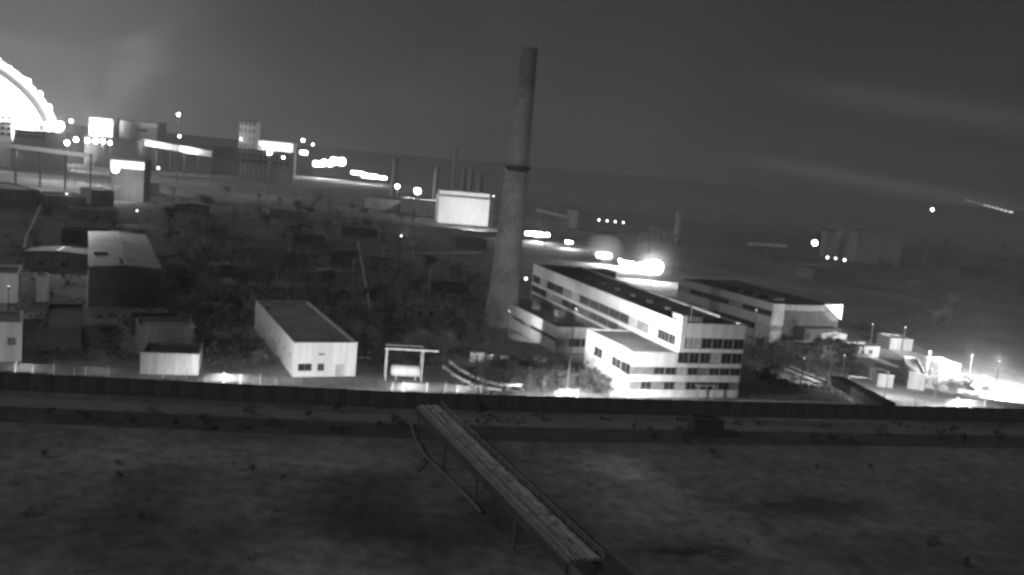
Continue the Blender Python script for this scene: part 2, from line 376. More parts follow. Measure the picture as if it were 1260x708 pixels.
ground_patches(M['ground'], [PA(780,600,11,17,.2,1.8), PA(760,575,7,6,0,1.4), PA(450,690,18,8,.1,1.5), PA(900,650,5,22,.55,1.45), PA(1010,625,12,5,.3,.45), PA(845,678,8,2.2,.1,.35),
    PA(455,610,9,13,-.3,.5), PA(520,660,12,10,-.2,.45), PA(170,620,6,18,.1,.6), PA(60,650,20,10,.1,.75), PA(300,560,30,8,.15,1.25), PA(690,560,14,5,.1,1.2), PA(640,640,8,14,.7,.5), PA(1080,690,18,9,.2,.65), PA(250,680,9,9,.1,.7), PA(380,600,5,4,.1,1.3),
    (-110,480,170,300,.25,.5), (330,620,330,460,.2,.5), (-60,900,260,300,.2,.6), (150,330,60,60,.2,.7)])
# roads of the site
structure(strip('site_road', [G(560,262), G(655,289), G(705,300), G(748,314), G(805,331), G(900,372), G(1010,400), G(1120,420)], 9, .010, 'yard'))
structure(strip('service_lane', [G(1095,419), G(1160,452), G(1215,470), G(1275,492), G(1400,540)], [12,14,16,18,18], .014, 'roofl'))
blob('lit_yard', G(1090,482).x, G(1090,482).y, 10, 6, .018, 'yard', .2, seed=21)
structure(strip('site_road', [G(220,470), G(250,400), G(262,330), G(275,270)], 6, .012, 'asphalt'))
structure(strip('site_road', [G(30,470), G(40,400), G(60,300), G(90,240)], 7, .012, 'asphalt'))
# ------------------------------------------------------------------ perimeter wall of concrete panels
W = thing('perimeter_wall', 'long dark concrete panel wall across the whole view in front of the lit buildings', 'wall', tuple(wl[1]))
b = MB(); b.box(.03,-.08,0,3.93,.08,WH-.1); b.box(.25,-.13,.5,3.7,-.08,WH-.5); pm = b.mesh('wall_panel'); pm.materials.append(M['wallp'])
b = MB(); b.box(-.15,-.2,0,.15,.2,WH+.12); po = b.mesh('post'); po.materials.append(M['wallp'])
b = MB(); b.box(.0,-.14,WH-.1,3.96,.14,WH+.02); cp = b.mesh('coping'); cp.materials.append(M['wallp'])
for i in range(len(wl)-1):
    a, c = wl[i], wl[i+1]; ln = (c-a).length; rz = math.atan2(c.y-a.y, c.x-a.x); n = round(ln/3.96)
    for k in range(n):
        q = a + (c-a)*(k/n) - wl[1]
        for nm, me in (('wall_panel', pm), ('post', po), ('coping', cp)):
            o = link(nm, me, W, q + Vector((0,0,random.uniform(-.04,.04) if nm != 'post' else 0)), rz)
# inner wire fence on slim posts
IF = thing('wire_fence', 'slim post and wire fence just inside the dark perimeter wall', 'fence', tuple(wl[1]))
b = MB(); b.tube([(0,0,0),(0,0,3.6),(0,.35,3.95)], .05, 6); fp = b.mesh('fence_post'); fp.materials.append(M['steel'])
fl = off(wl, -4.2); wires = MB()
for i in range(len(fl)-1):
    a, c = fl[i], fl[i+1]; n = round((c-a).length/3.2); rz = math.atan2(c.y-a.y, c.x-a.x)
    for k in range(n): o = link('fence_post', fp, IF, a+(c-a)*((k+random.uniform(-.25,.25))/n)-wl[1], rz); o.rotation_euler = (random.gauss(0,.05), random.gauss(0,.05), rz); o.scale = (1,1,random.uniform(.8,1.05))
    for z in (2.4,2.75,3.1,3.45): wires.bar(a-wl[1]+Vector((0,0,z)), c-wl[1]+Vector((0,0,z)), .03)
stuff(wires.build('wire', 'steel', IF))
def wall_lamp(px, label, power, cone=150, aim=(.0,1,-.25), off_in=1.0, h=2.45):
    # bracket lamp on the inner side of the wall nearest to pixel column px
    best = None
    for i in range(len(wl)-1):
        for k in range(60):
            q = wl[i]+(wl[i+1]-wl[i])*(k/60); v = q-CP; z = v.dot(_f); x = 630+F*v.dot(_R)/z
            if best is None or abs(x-px) < best[0]: best = (abs(x-px), q, (wl[i+1]-wl[i]).normalized())
    q, d = best[1], best[2]; rz = math.atan2(d.y, d.x)
    t = thing('wall_floodlight', label, 'floodlight', (q.x, q.y, WH), rz)
    b = MB(); b.bar((0,.15,-.9),(0,.15,h-WH),.08); b.bar((0,.2,h-WH),(0,.75,h-WH+.1),.07); b.build('bracket', 'steel', t)
    b = MB(); b.box(-.22,.72,h-WH-.04,.22,.95,h-WH+.28); hd = b.build('housing', 'dsteel', t)
    b = MB(); b.box(-.19,.954,h-WH-.01,.19,.98,h-WH+.24); b.build('lens', 'lens', hd)
    spot(t, (0,1.2,h-WH+.1), aim, power*2.2, cone)
    return t
# ================================================================== BUILDINGS
# --- chimney
cb = G(616,400); CH = 74.3
ch = thing('factory_chimney', 'tall tapering brick chimney rising alone above the whole plant', 'chimney', (cb.x, cb.y, 0))
ch.rotation_euler = (0, math.radians(.8), 0)
def cr(z): return 4.9-1.1*(z/12)if z < 12 else 3.85-1.75*((z-12)/(CH-12))
nseg = 30
for k in range(nseg):
    z0 = CH*k/nseg; z1 = CH*(k+1)/nseg
    j = .03*random.random()
    b = MB(); b.ring(z0+.02, z1-.06, cr(z0)+j, cr(z1-.06)+j, 40, inner=cr(z1)-.5 if k > 20 else None); b.build('brick_course', 'brick' if k < 27 else 'soot', ch)
    b = MB(); b.ring(z1-.06, z1+.02, cr(z1)-.06, cr(z1)-.06, 40, inner=cr(z1)-.5 if k > 20 else None); b.build('mortar_joint', 'soot', ch)
for z in (8,16,24,33,52,60,68):
    b = MB(); b.ring(z, z+.16, cr(z)+.07, cr(z)+.07, 40, inner=cr(z)-.3); b.build('iron_band', 'steel', ch)
zb = 43.0
b = MB(); b.ring(zb-.9, zb, cr(zb)+.1, cr(zb)+.65, 40, inner=cr(zb)-.3); b.ring(zb, zb+.35, cr(zb)+.75, cr(zb)+.75, 40, inner=cr(zb)-.3); b.build('gallery_ring', 'dsteel', ch)
b = MB()
for k in range(24):
    a = 2*math.pi*k/24; r = cr(zb)+.7; b.bar((r*math.cos(a), r*math.sin(a), zb+.35), (r*math.cos(a), r*math.sin(a), zb+1.3), .05)
stuff(b.build('gallery_railing', 'dsteel', ch))
b = MB(); b.ring(CH-.6, CH+.2, cr(CH)+.25, cr(CH)+.3, 40, inner=cr(CH)-.5); b.build('cap_ring', 'soot', ch)
b = MB()   # ladder on the right flank
for s in (-.25,.25): b.bar((cr(2)+.25, s-1, 1), (cr(CH)+.25, s*1-1, CH-.5), .07)
for k in range(140):
    z = 1.5+k*.52; x = cr(2)+.25+(cr(CH)-cr(2))*(z-1)/(CH-1.5); b.bar((x,-1.25,z),(x,-.75,z),.04)
stuff(b.build('ladder', 'dsteel', ch))
# --- main building (frame at the near left corner of its low wing)
A = G(772,489); B = G(910,491); rz, wd = frame2(A, B); rz = math.radians(19.0); MBz = rz
def ML(x, y, z=0.0): return Vector((A.x+x*math.cos(rz)-y*math.sin(rz), A.y+x*math.sin(rz)+y*math.cos(rz), z))
mb = thing('office_building', 'white office block with ribbon windows, low wing at left and tall wing at right', 'building', (A.x, A.y, 0), rz)
xt = 10.4; T = wd-xt; TD = 90.0; LD = 23.5; t = .3
rowsT = [(0,1.6,'p'),(1.6,3.3,'w'),(3.3,4.7,'p'),(4.7,6.3,'w'),(6.3,7.2,'p'),(7.2,9.5,'w'),(9.5,10.3,'p'),(10.3,12.5,'w'),(12.5,15.5,'p')]
rowsL = [(0,1.6,'p'),(1.6,3.3,'w'),(3.3,4.7,'p'),(4.7,6.3,'w'),(6.3,9.3,'p')]
panel_face(mb, (0,0,0), 0, xt, rowsL, 2.6, 'white', nmul=1)
panel_face(mb, (xt,0,0), 0, T, rowsT, 2.7, 'white', nmul=1)
panel_face(mb, (0,LD,0), -math.pi/2, LD-.3, [(0,4.4,'p'),(4.4,6.6,'w'),(6.6,9.3,'p')], 4.9, 'white', nmul=1, skip={(0,4.4),(2,4.4)})
bw_ = (LD-.3)/5
for i_ in (0,2):
    b = MB(); y1_ = LD-i_*bw_-.3; b.box(.05,y1_-bw_+.32,4.42,.27,y1_,6.58); b.build('wall_panel', 'white', mb)
# left face of the tall wing above the low roofs
panel_face(mb, (xt,TD,0), -math.pi/2, TD-LD-6, [(7.0,7.6,'p'),(7.6,9.5,'w'),(9.5,10.3,'p'),(10.3,12.5,'w'),(12.5,15.5,'p')], 6.0, 'white', nmul=3)
panel_face(mb, (xt,LD+6,0), -math.pi/2, LD+6-.3, [(9.35,10.3,'p'),(10.3,12.5,'w'),(12.5,15.5,'p')], 5.1, 'white', nmul=2)
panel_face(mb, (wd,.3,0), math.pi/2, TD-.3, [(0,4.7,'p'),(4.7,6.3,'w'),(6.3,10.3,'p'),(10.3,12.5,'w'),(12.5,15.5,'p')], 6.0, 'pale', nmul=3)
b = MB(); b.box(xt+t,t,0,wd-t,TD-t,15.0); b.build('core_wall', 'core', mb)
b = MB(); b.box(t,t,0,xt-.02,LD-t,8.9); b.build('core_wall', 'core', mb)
b = MB(); b.box(xt+t+.02,t+.02,15.003,wd-t-.02,TD-t-.02,15.15); b.build('roof', 'roof', mb)
b = MB(); b.box(t+.02,t+.02,8.903,xt-.04,LD-t-.02,9.0); b.build('roof', 'roof', mb)
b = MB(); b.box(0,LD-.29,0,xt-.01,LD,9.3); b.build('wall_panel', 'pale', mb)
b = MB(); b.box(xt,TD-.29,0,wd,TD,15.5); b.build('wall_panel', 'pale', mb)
b = MB(); b.box(xt-.06,-.06,15.503,wd+.06,.36,15.6); b.box(xt-.06,.36,15.503,xt+.36,TD,15.6); b.box(wd-.36,.36,15.503,wd+.06,TD,15.6); b.build('coping', 'tin', mb)
b = MB(); b.box(-.06,-.06,9.303,xt-.07,.36,9.4); b.box(-.06,.36,9.303,.36,LD,9.4); b.build('coping', 'tin', mb)
b = MB(); b.box(xt-.12,-.1,9.45,xt+1.1,1.6,17.0); b.build('stair_tower', 'white', mb)
b = MB(); b.box(xt+1.6,3,15.15,xt+6.4,7,16.5); b.build('roof_house', 'pale', mb); b = MB(); b.box(xt+1.4,2.8,16.5,xt+6.6,7.2,16.7); b.build('roof_house_slab', 'roof', mb)
for k in range(7):
    y = 18+k*9; b = MB(); b.box(xt+6,y,15.15,xt+7.0,y+1.0,15.8); b.build('roof_vent', 'dark', mb)
b = MB(); b.tube([(xt+3,2,15.1),(xt+3,2,19)], .05, 6); b.build('aerial', 'steel', mb)
# entrance porch
b = MB(); b.box(15,-1.6,2.75,19,-.02,2.95); b.box(15.1,-1.5,0,15.3,-1.3,2.75); b.box(18.7,-1.5,0,18.9,-1.3,2.75); b.build('porch', 'grey', mb)
# --- low annex left behind the low wing
AH = 6.3
a1 = G(686,403,AH); a0 = G(616,368,AH)
ax = (a1-ML(0,0)); lx = ax.x*math.cos(rz)+ax.y*math.sin(rz); ly = -ax.x*math.sin(rz)+ax.y*math.cos(rz)
av = a0-ML(0,0); ly2 = -av.x*math.sin(rz)+av.y*math.cos(rz)
o = ML(lx, ly); arz = math.atan2(a0.y-a1.y, a0.x-a1.x)-math.pi/2; an = thing('workshop_annex', 'low grey flat-roofed annex running from the chimney foot to the white office block', 'building', (a1.x, a1.y, 0), arz)
aw = xt-lx-.8; ad = math.hypot(a0.x-a1.x, a0.y-a1.y)+5
panel_face(an, (0,0,0), 0, aw if ly > LD else -lx-.1, [(0,1.5,'p'),(1.5,3.6,'w'),(3.6,AH,'p')], 3.2, 'pale', nmul=1)
aww = aw if ly > LD else -lx-.1
panel_face(an, (0,ad,0), -math.pi/2, ad-.3, [(0,2.6,'p'),(2.6,3.6,'w'),(3.6,AH,'p')], 6, 'pale', nmul=3)
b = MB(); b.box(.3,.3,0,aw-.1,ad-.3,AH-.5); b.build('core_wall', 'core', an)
b = MB(); b.box(.32,.32,AH-.497,aw-.12,ad-.32,AH-.35); b.build('roof', 'roof', an)
b = MB(); b.box(-.05,-.05,AH+.003,aww,.33,AH+.1); b.box(-.05,.33,AH+.003,.33,ad,AH+.1); b.build('coping', 'tin', an)
b = MB(); b.box(.3,ad-.29,0,aw,ad,AH); b.build('rear_wall', 'pale', an)
for (x, y, s, hh) in ((3.5,8,1.4,1.0),(7,16,2.2,1.6),(4.5,26,1.6,1.2),(8,34,2,1.3),(5,44,1.4,1.8)):
    if y < ad-3: b = MB(); b.box(x,y,AH-.35,x+s,y+s*1.2,AH-.35+hh); b.build('roof_vent', 'grey', an)
print('MAIN', wd, math.degrees(rz), 'annex', lx, ly, aw, ad)
# --- right rear long hall
RH = 11.0
r1 = G(952,374,RH); r0 = G(835,343,RH); dv = Vector((r1.x-r0.x, r1.y-r0.y, 0)); rl = dv.length; rrz = math.atan2(dv.y, dv.x)+math.pi/2
rb = thing('long_rear_hall', 'long grey hall with strip windows behind the white office block at right', 'building', (r1.x, r1.y, 0), rrz)
panel_face(rb, (0,rl,0), -math.pi/2, rl-.3, [(0,2.2,'p'),(2.2,4.2,'w'),(4.2,7.0,'p'),(7.0,8.8,'w'),(8.8,RH,'p')], 6.5, 'pale', nmul=3)
panel_face(rb, (0,0,0), 0, 4.4, [(0,3,'p'),(3,4.6,'w'),(4.6,RH,'p')], 4.4, 'pale', nmul=1)
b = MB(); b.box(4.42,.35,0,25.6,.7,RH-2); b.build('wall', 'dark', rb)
b = MB(); b.box(4.42,.0,RH-1.9,19.5,.32,RH-.2); b.build('parapet', 'grey', rb)
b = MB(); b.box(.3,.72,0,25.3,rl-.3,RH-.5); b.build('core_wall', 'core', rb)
b = MB(); b.box(.32,.74,RH-.497,25.2,rl-.32,RH-.35); b.build('roof', 'roof', rb)
b = MB(); b.box(-.05,.35,RH+.003,.35,rl,RH+.1); b.build('coping', 'tin', rb)
b = MB(); b.box(25.32,.72,0,25.6,rl,RH); b.box(.3,rl-.28,0,25.3,rl,RH); b.build('wall', 'grey', rb)
for k in range(6):
    b = MB(); b.box(5,6+k*7,RH-.35,9,9+k*7,RH+.7); b.build('roof_light', 'dark', rb)
b = MB(); b.add([(18.6,-.3,RH+.2),(26.0,-.3,RH+.2),(26.0,-.3,RH-4.4),(18.6,-.02,RH+.2),(26.0,-.02,RH+.2),(26.0,-.02,RH-4.4)], [(0,2,1),(3,4,5),(0,1,4,3),(1,2,5,4),(2,0,3,5)])  # front wall's lit part with its diagonal shadow edge, shaped as a white triangle
b.build('lit_wall_triangle', 'white', rb)
b = MB(); b.box(9,-4,0,23,.2,4.6); b.build('lean_to', 'dark', rb)
q = Vector((r1.x, r1.y, 0)); ca, sa = math.cos(rrz), math.sin(rrz)
def RL(x, y, z=0.): return Vector((r1.x+x*ca-y*sa, r1.y+x*sa+y*ca, z))
# --- long white shed, mid left
sh, swd, srz = shed('white_workshop', 'long white rendered workshop with two small dark windows in its end wall', 'building', (360,464), (437,463), 47, 6.6, 0, 'white', 'roofl',
     wins=((.9,1.1,2.7,1.5),(4.7,1.1,1.3,1.5)), side_wins=((3,3.0,1.6,1.0),(9,3.0,1.6,1.0),(15,3.0,1.6,1.0),(21,3.0,1.6,1.0),(27,3.0,1.6,1.0)))
b = MB(); b.box(4.8,-.05,4.3,5.9,-.003,4.6); b.build('vent_grille', 'dsteel', sh)
b = MB(); b.box(8.2,-.06,0,9.9,-.003,2.4); b.build('door', 'pale', sh)
b = MB(); b.box(1.0,38,6.25,1.6,38.6,7.4); b.build('roof_vent', 'grey', sh)
# --- grey pair left
shed('grey_store', 'small pale-fronted store with a lean dark roof close behind the wall at left', 'shed', (172,460), (244,462), 9, 3.9, 0, 'pale', 'roof')
shed('dark_shed', 'dark low shed with a flat sheet roof directly behind the pale-fronted store', 'shed', (168,432), (238,432), 8, 5.0, 0, 'grey', 'roofl')
shed('frame_shed', 'dark open-looking shed third back from the wall at left', 'shed', (162,412), (222,412), 7, 3.4, 0, 'dark', 'roof', wins=((1,1,3,1.5),(6,1,4,1.5)))
# --- left edge houses
shed('gatehouse', 'pale two-tone house with one small dark window cut by the left edge', 'building', (-30,444), (25,446), 12, 7.2, 0, 'white', 'roofl', place=(-89.2-9*.88,168.5-9*.47,math.radians(28),9.0), wins=((6.6,3.1,1.4,1.5),))
shed('boiler_house', 'pale boxy house with a bright upper wall behind the gatehouse', 'building', (-40,372), (22,373), 14, 7, 0, 'white', 'roof')
shed('switch_hut', 'small grey hut with a lighter flat roof beside the boiler house', 'shed', (44,372), (60,372), 5, 6.4, 0, 'pale', 'roofl')
shed('dark_hall', 'tall dark hall between the gatehouse and the gabled hall', 'building', (50,432), (100,432), 26, 4.6, 0, 'dark', 'roof')
# --- gabled hall
gh, gwd, grz = shed('gabled_hall', 'big gabled hall with a pale left roof slope and dark front', 'building', (110,388), (199,384), 36, 10.0, .6, 'dark', 'roofl', place=(-103.4,225.9,math.radians(25),16.4), side_wins=((4,3,3,1.6),(11,3,3,1.6),(18,3,3,1.6),(25,3,3,1.6)))
g2 = Vector((-103.4,225.9,0))+Vector((-math.sin(math.radians(25)), math.cos(math.radians(25)),0))*36.4+Vector((math.cos(math.radians(25)), math.sin(math.radians(25)),0))*.2
shed('rear_hall', 'wider pale-roofed hall continuing behind the gabled hall', 'building', (0,0), (10,0), 44, 9.9, .5, 'dark', 'roofl', place=(g2.x,g2.y,math.radians(25),16.6))
b = MB(); b.tube([(-.25,-.2,0),(-.25,-.2,9)], .14, 8); b.build('downpipe', 'lsteel', gh)
b = MB(); b.box(7,-.05,0,12,-.003,4.5); b.build('door', 'dsteel', gh)
for x9,y9,w9,d9 in ((1.2,21,3.4,1.0),(7.0,3,.9,9)): b = MB(); b.box(x9,y9,9.9,x9+w9,y9+d9,10.95); b.build('roof_vent', 'dark', gh)
# --- yard gantry with white tank
ga = G(474,468); gb_ = G(518,470); rz2, gw = frame2(ga, gb_)
g = thing('yard_gantry', 'thin steel gantry frame with an overhanging beam standing over a white tank', 'gantry', (ga.x, ga.y, 0), rz2)
for x in (0, gw):
    b = MB(); b.bar((x,0,0),(x,0,6.2),.22); b.build('post', 'lsteel', g)
    b = MB(); b.bar((x,3.6,0),(x,3.6,6.2),.18); b.build('post', 'lsteel', g)
    b = MB(); b.bar((x,0,6.0),(x,3.6,6.0),.16); b.build('cross_beam', 'lsteel', g)
b = MB(); b.bar((-.4,0,6.35),(gw+3.0,0,6.35),.3); b.build('beam', 'lsteel', g); b = MB(); b.bar((-.4,3.6,6.35),(gw+.4,3.6,6.35),.2); b.build('beam', 'steel', g)
tk = thing('storage_tank', 'white horizontal tank on cradles under the steel gantry', 'tank', (ga.x+.6, ga.y+1.8, 0), rz2)
b = MB(); b.tube([(.1,0,1.7),(.35,0,1.7),(gw-1.3,0,1.7),(gw-1.0,0,1.7)], [.7,1.15,1.15,.7], 20); b.build('tank_body', 'white', tk, True)
for x in (1, gw-2.2): b = MB(); b.box(x,-.9,0,x+.35,.9,.75); b.build('cradle', 'grey', tk)
# second, fainter frames in the scrub
for (pa, pb, h, lab) in (((539,335),(592,341),5.6,'faint portal frame among scrub left of the chimney'), ((417,396),(457,396),4.6,'low portal frame among scrub behind the white workshop')):
    a_ = G(*pa); b_ = G(*pb); r_, l_ = frame2(a_, b_); g = thing('portal_frame', lab, 'gantry', (a_.x, a_.y, 0), r_)
    for x in (0, l_): b = MB(); b.bar((x,0,0),(x,0,h),.35); b.build('post', 'steel', g)
    b = MB(); b.bar((-.5,0,h+.2),(l_+.5,0,h+.2),.4); b.build('beam', 'steel', g)
# --- curved double pipe beside the track
def pipeline(name, label, cat, pts, rad, m, sup=6.0, z=None, group=None, joints=True):
    base = Vector((pts[0].x, pts[0].y, 0)); t_ = thing(name, label, cat, tuple(base), 0, group)
    loc = [p-base for p in pts]; b = MB(); b.tube(loc, rad, 10); b.build('pipe', m, t_, False)
    acc = 0; 
    for i in range(len(loc)-1):
        s = loc[i+1]-loc[i]; n = max(1, int(s.length/sup))
        for k in range(n):
            q = loc[i]+s*(k/n)
            if q.z-rad > .15: b = MB(); b.box(q.x-.18,q.y-.18,0,q.x+.18,q.y+.18,q.z-rad+.02); b.build('support', 'grey', t_)
            if joints: d = s.normalized(); b = MB(); b.tube([q-d*.1, q+d*.1], rad*1.18, 10); b.build('flange', 'steel', t_)
    return t_
cv = [(551,447),(562,456),(576,464),(590,470),(605,474),(622,476),(640,476)]
pipeline('curved_pipe', 'upper of the two pale pipes curving down to the wall right of the gantry', 'pipe', [G(x+3,y-2,.9)for x,y in cv], .34, 'lsteel', 4)
pipeline('curved_pipe', 'lower of the two pale pipes curving down to the wall right of the gantry', 'pipe', [G(x-5,y+4,.6)for x,y in cv[:-1]], .30, 'lsteel', 4)
for (px, py, w_, h_, lab) in ((583,447,2.6,2.2,'left small white kiosk among dark trees beside the curved pipes'),(618,447,1.5,1.5,'right small white kiosk among dark trees beside the curved pipes')):
    q = G(px,py); k = thing('kiosk', lab, 'kiosk', (q.x,q.y,0), .6)
    b = MB(); b.box(0,0,0,w_,w_*.7,h_); b.build('body', 'white', k); b = MB(); b.box(-.1,-.1,h_,w_+.1,w_*.7+.1,h_+.1); b.build('roof', 'tin', k); b = MB(); b.box(.3,-.04,0,1.0,-.003,h_*.85); b.build('door', 'steel', k)
# --- pipe trestle in the foreground field
TZ = 5.2
n0 = G(720,690,TZ); f0 = G(527,500,TZ); d = (f0-n0); tl = d.length; trz = math.atan2(d.y, d.x)
print('trestle', n0, f0, tl)
tr = thing('pipe_trestle', 'elevated pipe trestle crossing the dark field in front of the wall', 'pipe bridge', (n0.x, n0.y, 0), trz)
for s in (-1,1):
    b = MB(); b.bar((0,s*1.9,TZ-.75),(tl,s*1.9,TZ-.75),.25,1.1); b.build('girder', 'dark', tr)
b = MB(); nd = int(tl/.5)
for k in range(nd): x = tl*k/nd; b.box(x,-1.95,TZ-.19,x+tl/nd*.86,1.95,TZ-.1)
stuff(b.build('deck_plank', 'tin', tr))
offs = [-1.55,-1.05,-.5,.05,.6,1.1,1.6]; rds = [.14,.2,.16,.22,.17,.2,.14]
for y, r_ in zip(offs, rds):
    b = MB(); pts = [(x_, y+.04*math.sin(x_*.7+y), TZ-.1+r_+.03*math.sin(x_*1.3+y*3)) for x_ in np.linspace(0, tl, 40)]
    b.tube(pts, r_, 8); pp = b.build('pipe', random.choice(['pipe','tin','lsteel']), tr)
    cm_ = None
    for k in range(9):
        x = 1+random.random()*(tl-3)
        if cm_ is None: b = MB(); b.tube([(0,0,0),(.9,0,0)], r_+.035, 8); cm_ = b.mesh('lagging_collar'); cm_.materials.append(M['pipe'])
        link('lagging_collar', cm_, pp, (x,y,TZ-.1+r_))
for k in range(5):
    x = .6+k*(tl-1.5)/4
    for s in (-1,1): b = MB(); b.bar((x,s*1.7,0),(x,s*1.7,TZ-.7),.28); b.build('leg', 'steel', tr)
    b = MB(); b.bar((x,-1.7,1),(x,1.7,TZ-1.2),.1); b.bar((x,1.7,1),(x,-1.7,TZ-1.2),.1); b.build('cross_brace', 'steel', tr)
for s in (-1,):
    for k in range(int(tl/2.2)): b = MB(); b.bar((k*2.2,s*2.05,TZ-.2),(k*2.2,s*2.05,TZ+.75),.06); b.build('railing_post', 'lsteel', tr)
    b = MB(); b.bar((0,s*2.05,TZ+.78),(tl,s*2.05,TZ+.78),.06); b.bar((0,s*2.05,TZ+.35),(tl,s*2.05,TZ+.35),.04); b.build('rail', 'lsteel', tr)
pipeline('ground_pipe', 'thin pale pipe on low blocks left of the elevated trestle', 'pipe', [G(505,520,.5),G(511,540,.5),G(524,562,.5),G(570,606,.5),G(592,630,.5)], .2, 'steel', 5, joints=False)
pipeline('ground_pipe', 'short pale branch pipe joining the thin pipe left of the trestle', 'pipe', [G(523,562,.5),G(512,578,.4)], .16, 'steel', 5, joints=False)
pipeline('ditch_pipe', 'long straight pipe on low blocks beside the ditch at right', 'pipe', [G(930,516,.9),G(1010,519,.9),G(1088,521.5,.9)], .22, 'tin', 6)
# --- hut by the ditch
shed('pump_hut', 'small dark pump hut on the bank between wall and field', 'shed', (853,537), (889,539), 4, 2.9, 0, 'dark', 'roof')
# --- right foreground yard
pipeline('yard_pipe', 'upper of two thin pale pipes slanting through the dark yard right of the office block', 'pipe', [G(972,451,.8),G(1018,469,.8)], .2, 'lsteel', 5)
pipeline('yard_pipe', 'lower of two thin pale pipes slanting through the dark yard right of the office block', 'pipe', [G(966,454,.8),G(1016,474,.8),G(1052,495,.8)], .24, 'lsteel', 5)
a_ = G(1030,463,3.5); b_ = G(1094,496,3.5); d_ = a_-b_; cg = thing('covered_conveyor', 'dark covered conveyor slanting down to the wall beside the lit yard', 'conveyor', (b_.x,b_.y,0), math.atan2(d_.y,d_.x))
cl_ = math.hypot(d_.x,d_.y)
b = MB(); b.box(0,-1.3,1.4,cl_,1.3,3.3); b.build('casing', 'dark', cg); b = MB(); b.box(-.1,-1.5,3.3,cl_+.1,1.5,3.5); b.build('roof', 'roof', cg)
for k in range(5):
    for s in (-1,1): b = MB(); b.bar((.6+k*(cl_-1.2)/4,s,0),(.6+k*(cl_-1.2)/4,s,1.4),.25); b.build('leg', 'steel', cg)
shed('yard_shed', 'low white shed with a slanting lit roof edge in the bright yard at right', 'shed', (1116,478), (1136,481), 22, 4.0, 0.0, 'grey', 'roofl')
shed('yard_store', 'small grey block shed at the left end of the bright yard', 'shed', (1079,476), (1098,478), 7, 3.0, 0, 'grey', 'roof')
shed('white_garage', 'blown-out white garage at the head of the bright lane at far right', 'garage', (1153,468), (1178,470), 8, 4.2, 0, 'white', 'white')
lamp_mast('tall pale lamp post beside the low white shed in the bright yard', G(1137,480), 9.0, .5, 0, name='lamp_post')
shed('far_canopy', 'long flat canopy with a lit top seen beyond the bright yard', 'canopy', (1094,430), (1122,432), 8, 3.2, 0, 'grey', 'white')
pipeline('yard_rail', 'thin pale rail beside the small grey block shed in the bright yard', 'rail', [G(1045,463,1.0),G(1080,467,1.0)], .15, 'lsteel', 6)
# --- far lit warehouse and wing
shed('lit_warehouse', 'brilliantly lit white warehouse with a pale roof strip left of the chimney', 'building', (538,274), (600,279), 34, 17.5, 0, 'white', 'white')
a_ = G(538,274); b_ = G(600,279); r_, l_ = frame2(a_, b_)
ww = thing('warehouse_roof_band', 'pale raised roof band running along the top of the lit warehouse', 'roof band', (a_.x, a_.y, 17.7), r_)
b = MB(); b.box(.5,2,0,l_-.5,14,1.2); b.build('band_base', 'dsteel', ww); b = MB(); b.box(0,1.5,1.2,l_,14.5,3.6); b.build('band', 'white', ww)
pl_ = G(604,279); lamp_mast('pale pylon at the right edge of the lit warehouse', pl_, 20, .8, 0, name='pylon')
shed('warehouse_wing', 'dim grey wing joined to the left of the lit warehouse', 'building', (492,262), (534,267), 20, 11, 0, 'pale', 'roofl')
shed('far_workshop', 'dim long low workshop left of the grey wing', 'building', (448,256), (490,260), 20, 8, 0, 'grey', 'roof')
cl_rnd = random.Random(21)
for (x, y, w9, d9, h9, m9, r9, lab) in ((255,340,11,9,3.2,'dark','roof','low dark ruin right of the gabled hall'),(300,318,16,8,3.6,'grey','roof','long dim shed in the waste ground behind the white workshop'),
    (360,300,14,10,3.4,'dark','roof','dark flat shed in the middle of the waste ground'),(330,268,22,10,4.5,'grey','roofl','dim long shed with paler roof below the lit depot'),(420,290,18,9,4,'dark','roof','dark long shed in the waste ground below the far lamps'),
    (455,330,10,8,3.4,'grey','roof','small dim shed in scrub left of the portal frame'),(505,392,9,6,3,'grey','roof','little dim hut in scrub behind the steel gantry'),(530,360,12,7,3.4,'dark','roof','dark hut near the chimney foot in scrub'),
    (470,418,8,6,3,'dark','roof','dark little shed right of the white workshop'),(240,290,14,9,4,'grey','roof','dim shed behind the gabled hall'),(215,262,18,10,5,'grey','roofl','dim pale-roofed shed at the far end of the left yard'),
    (390,345,8,6,3,'grey','roofl','small pale-roofed hut lost in the waste ground'),(560,305,16,9,4.5,'dark','roof','dark low shed in front of the lit warehouse'),(700,345,20,9,4,'dark','roof','dark shed behind the tall wing near the chimney'),
    (1000,345,26,14,5,'dark','roof','dark low hall in the night ground right of the rear hall'),(1180,340,30,14,5,'dark','roof','barely visible hall at far right in the dark'),
    (980,440,9,6,3.2,'grey','roof','dim hut among the dark trees right of the office block'),(1010,424,8,5,3.4,'pale','roof','small pale hut below the rear hall front'),(1052,440,8,6,3,'grey','roofl','dim shed left of the low white shed'),
    (75,300,16,12,5,'dark','roof','dark shed left of the gabled hall roof'),(30,330,18,12,5,'grey','roof','dim shed behind the boiler house'),(85,270,20,12,5,'grey','roofl','dim pale-roofed shed beside the slanting pipe')):
    q = G(x, y); rz9 = math.radians(17+cl_rnd.uniform(-5,5))
    shed('low_shed', lab, 'shed', (0,0), (10,0), d9, h9, cl_rnd.choice([0,0,.6]), m9, r9, place=(q.x,q.y,rz9,w9), wins=((w9*.2,1,1.4,1.2),(w9*.55,1,1.4,1.2)))
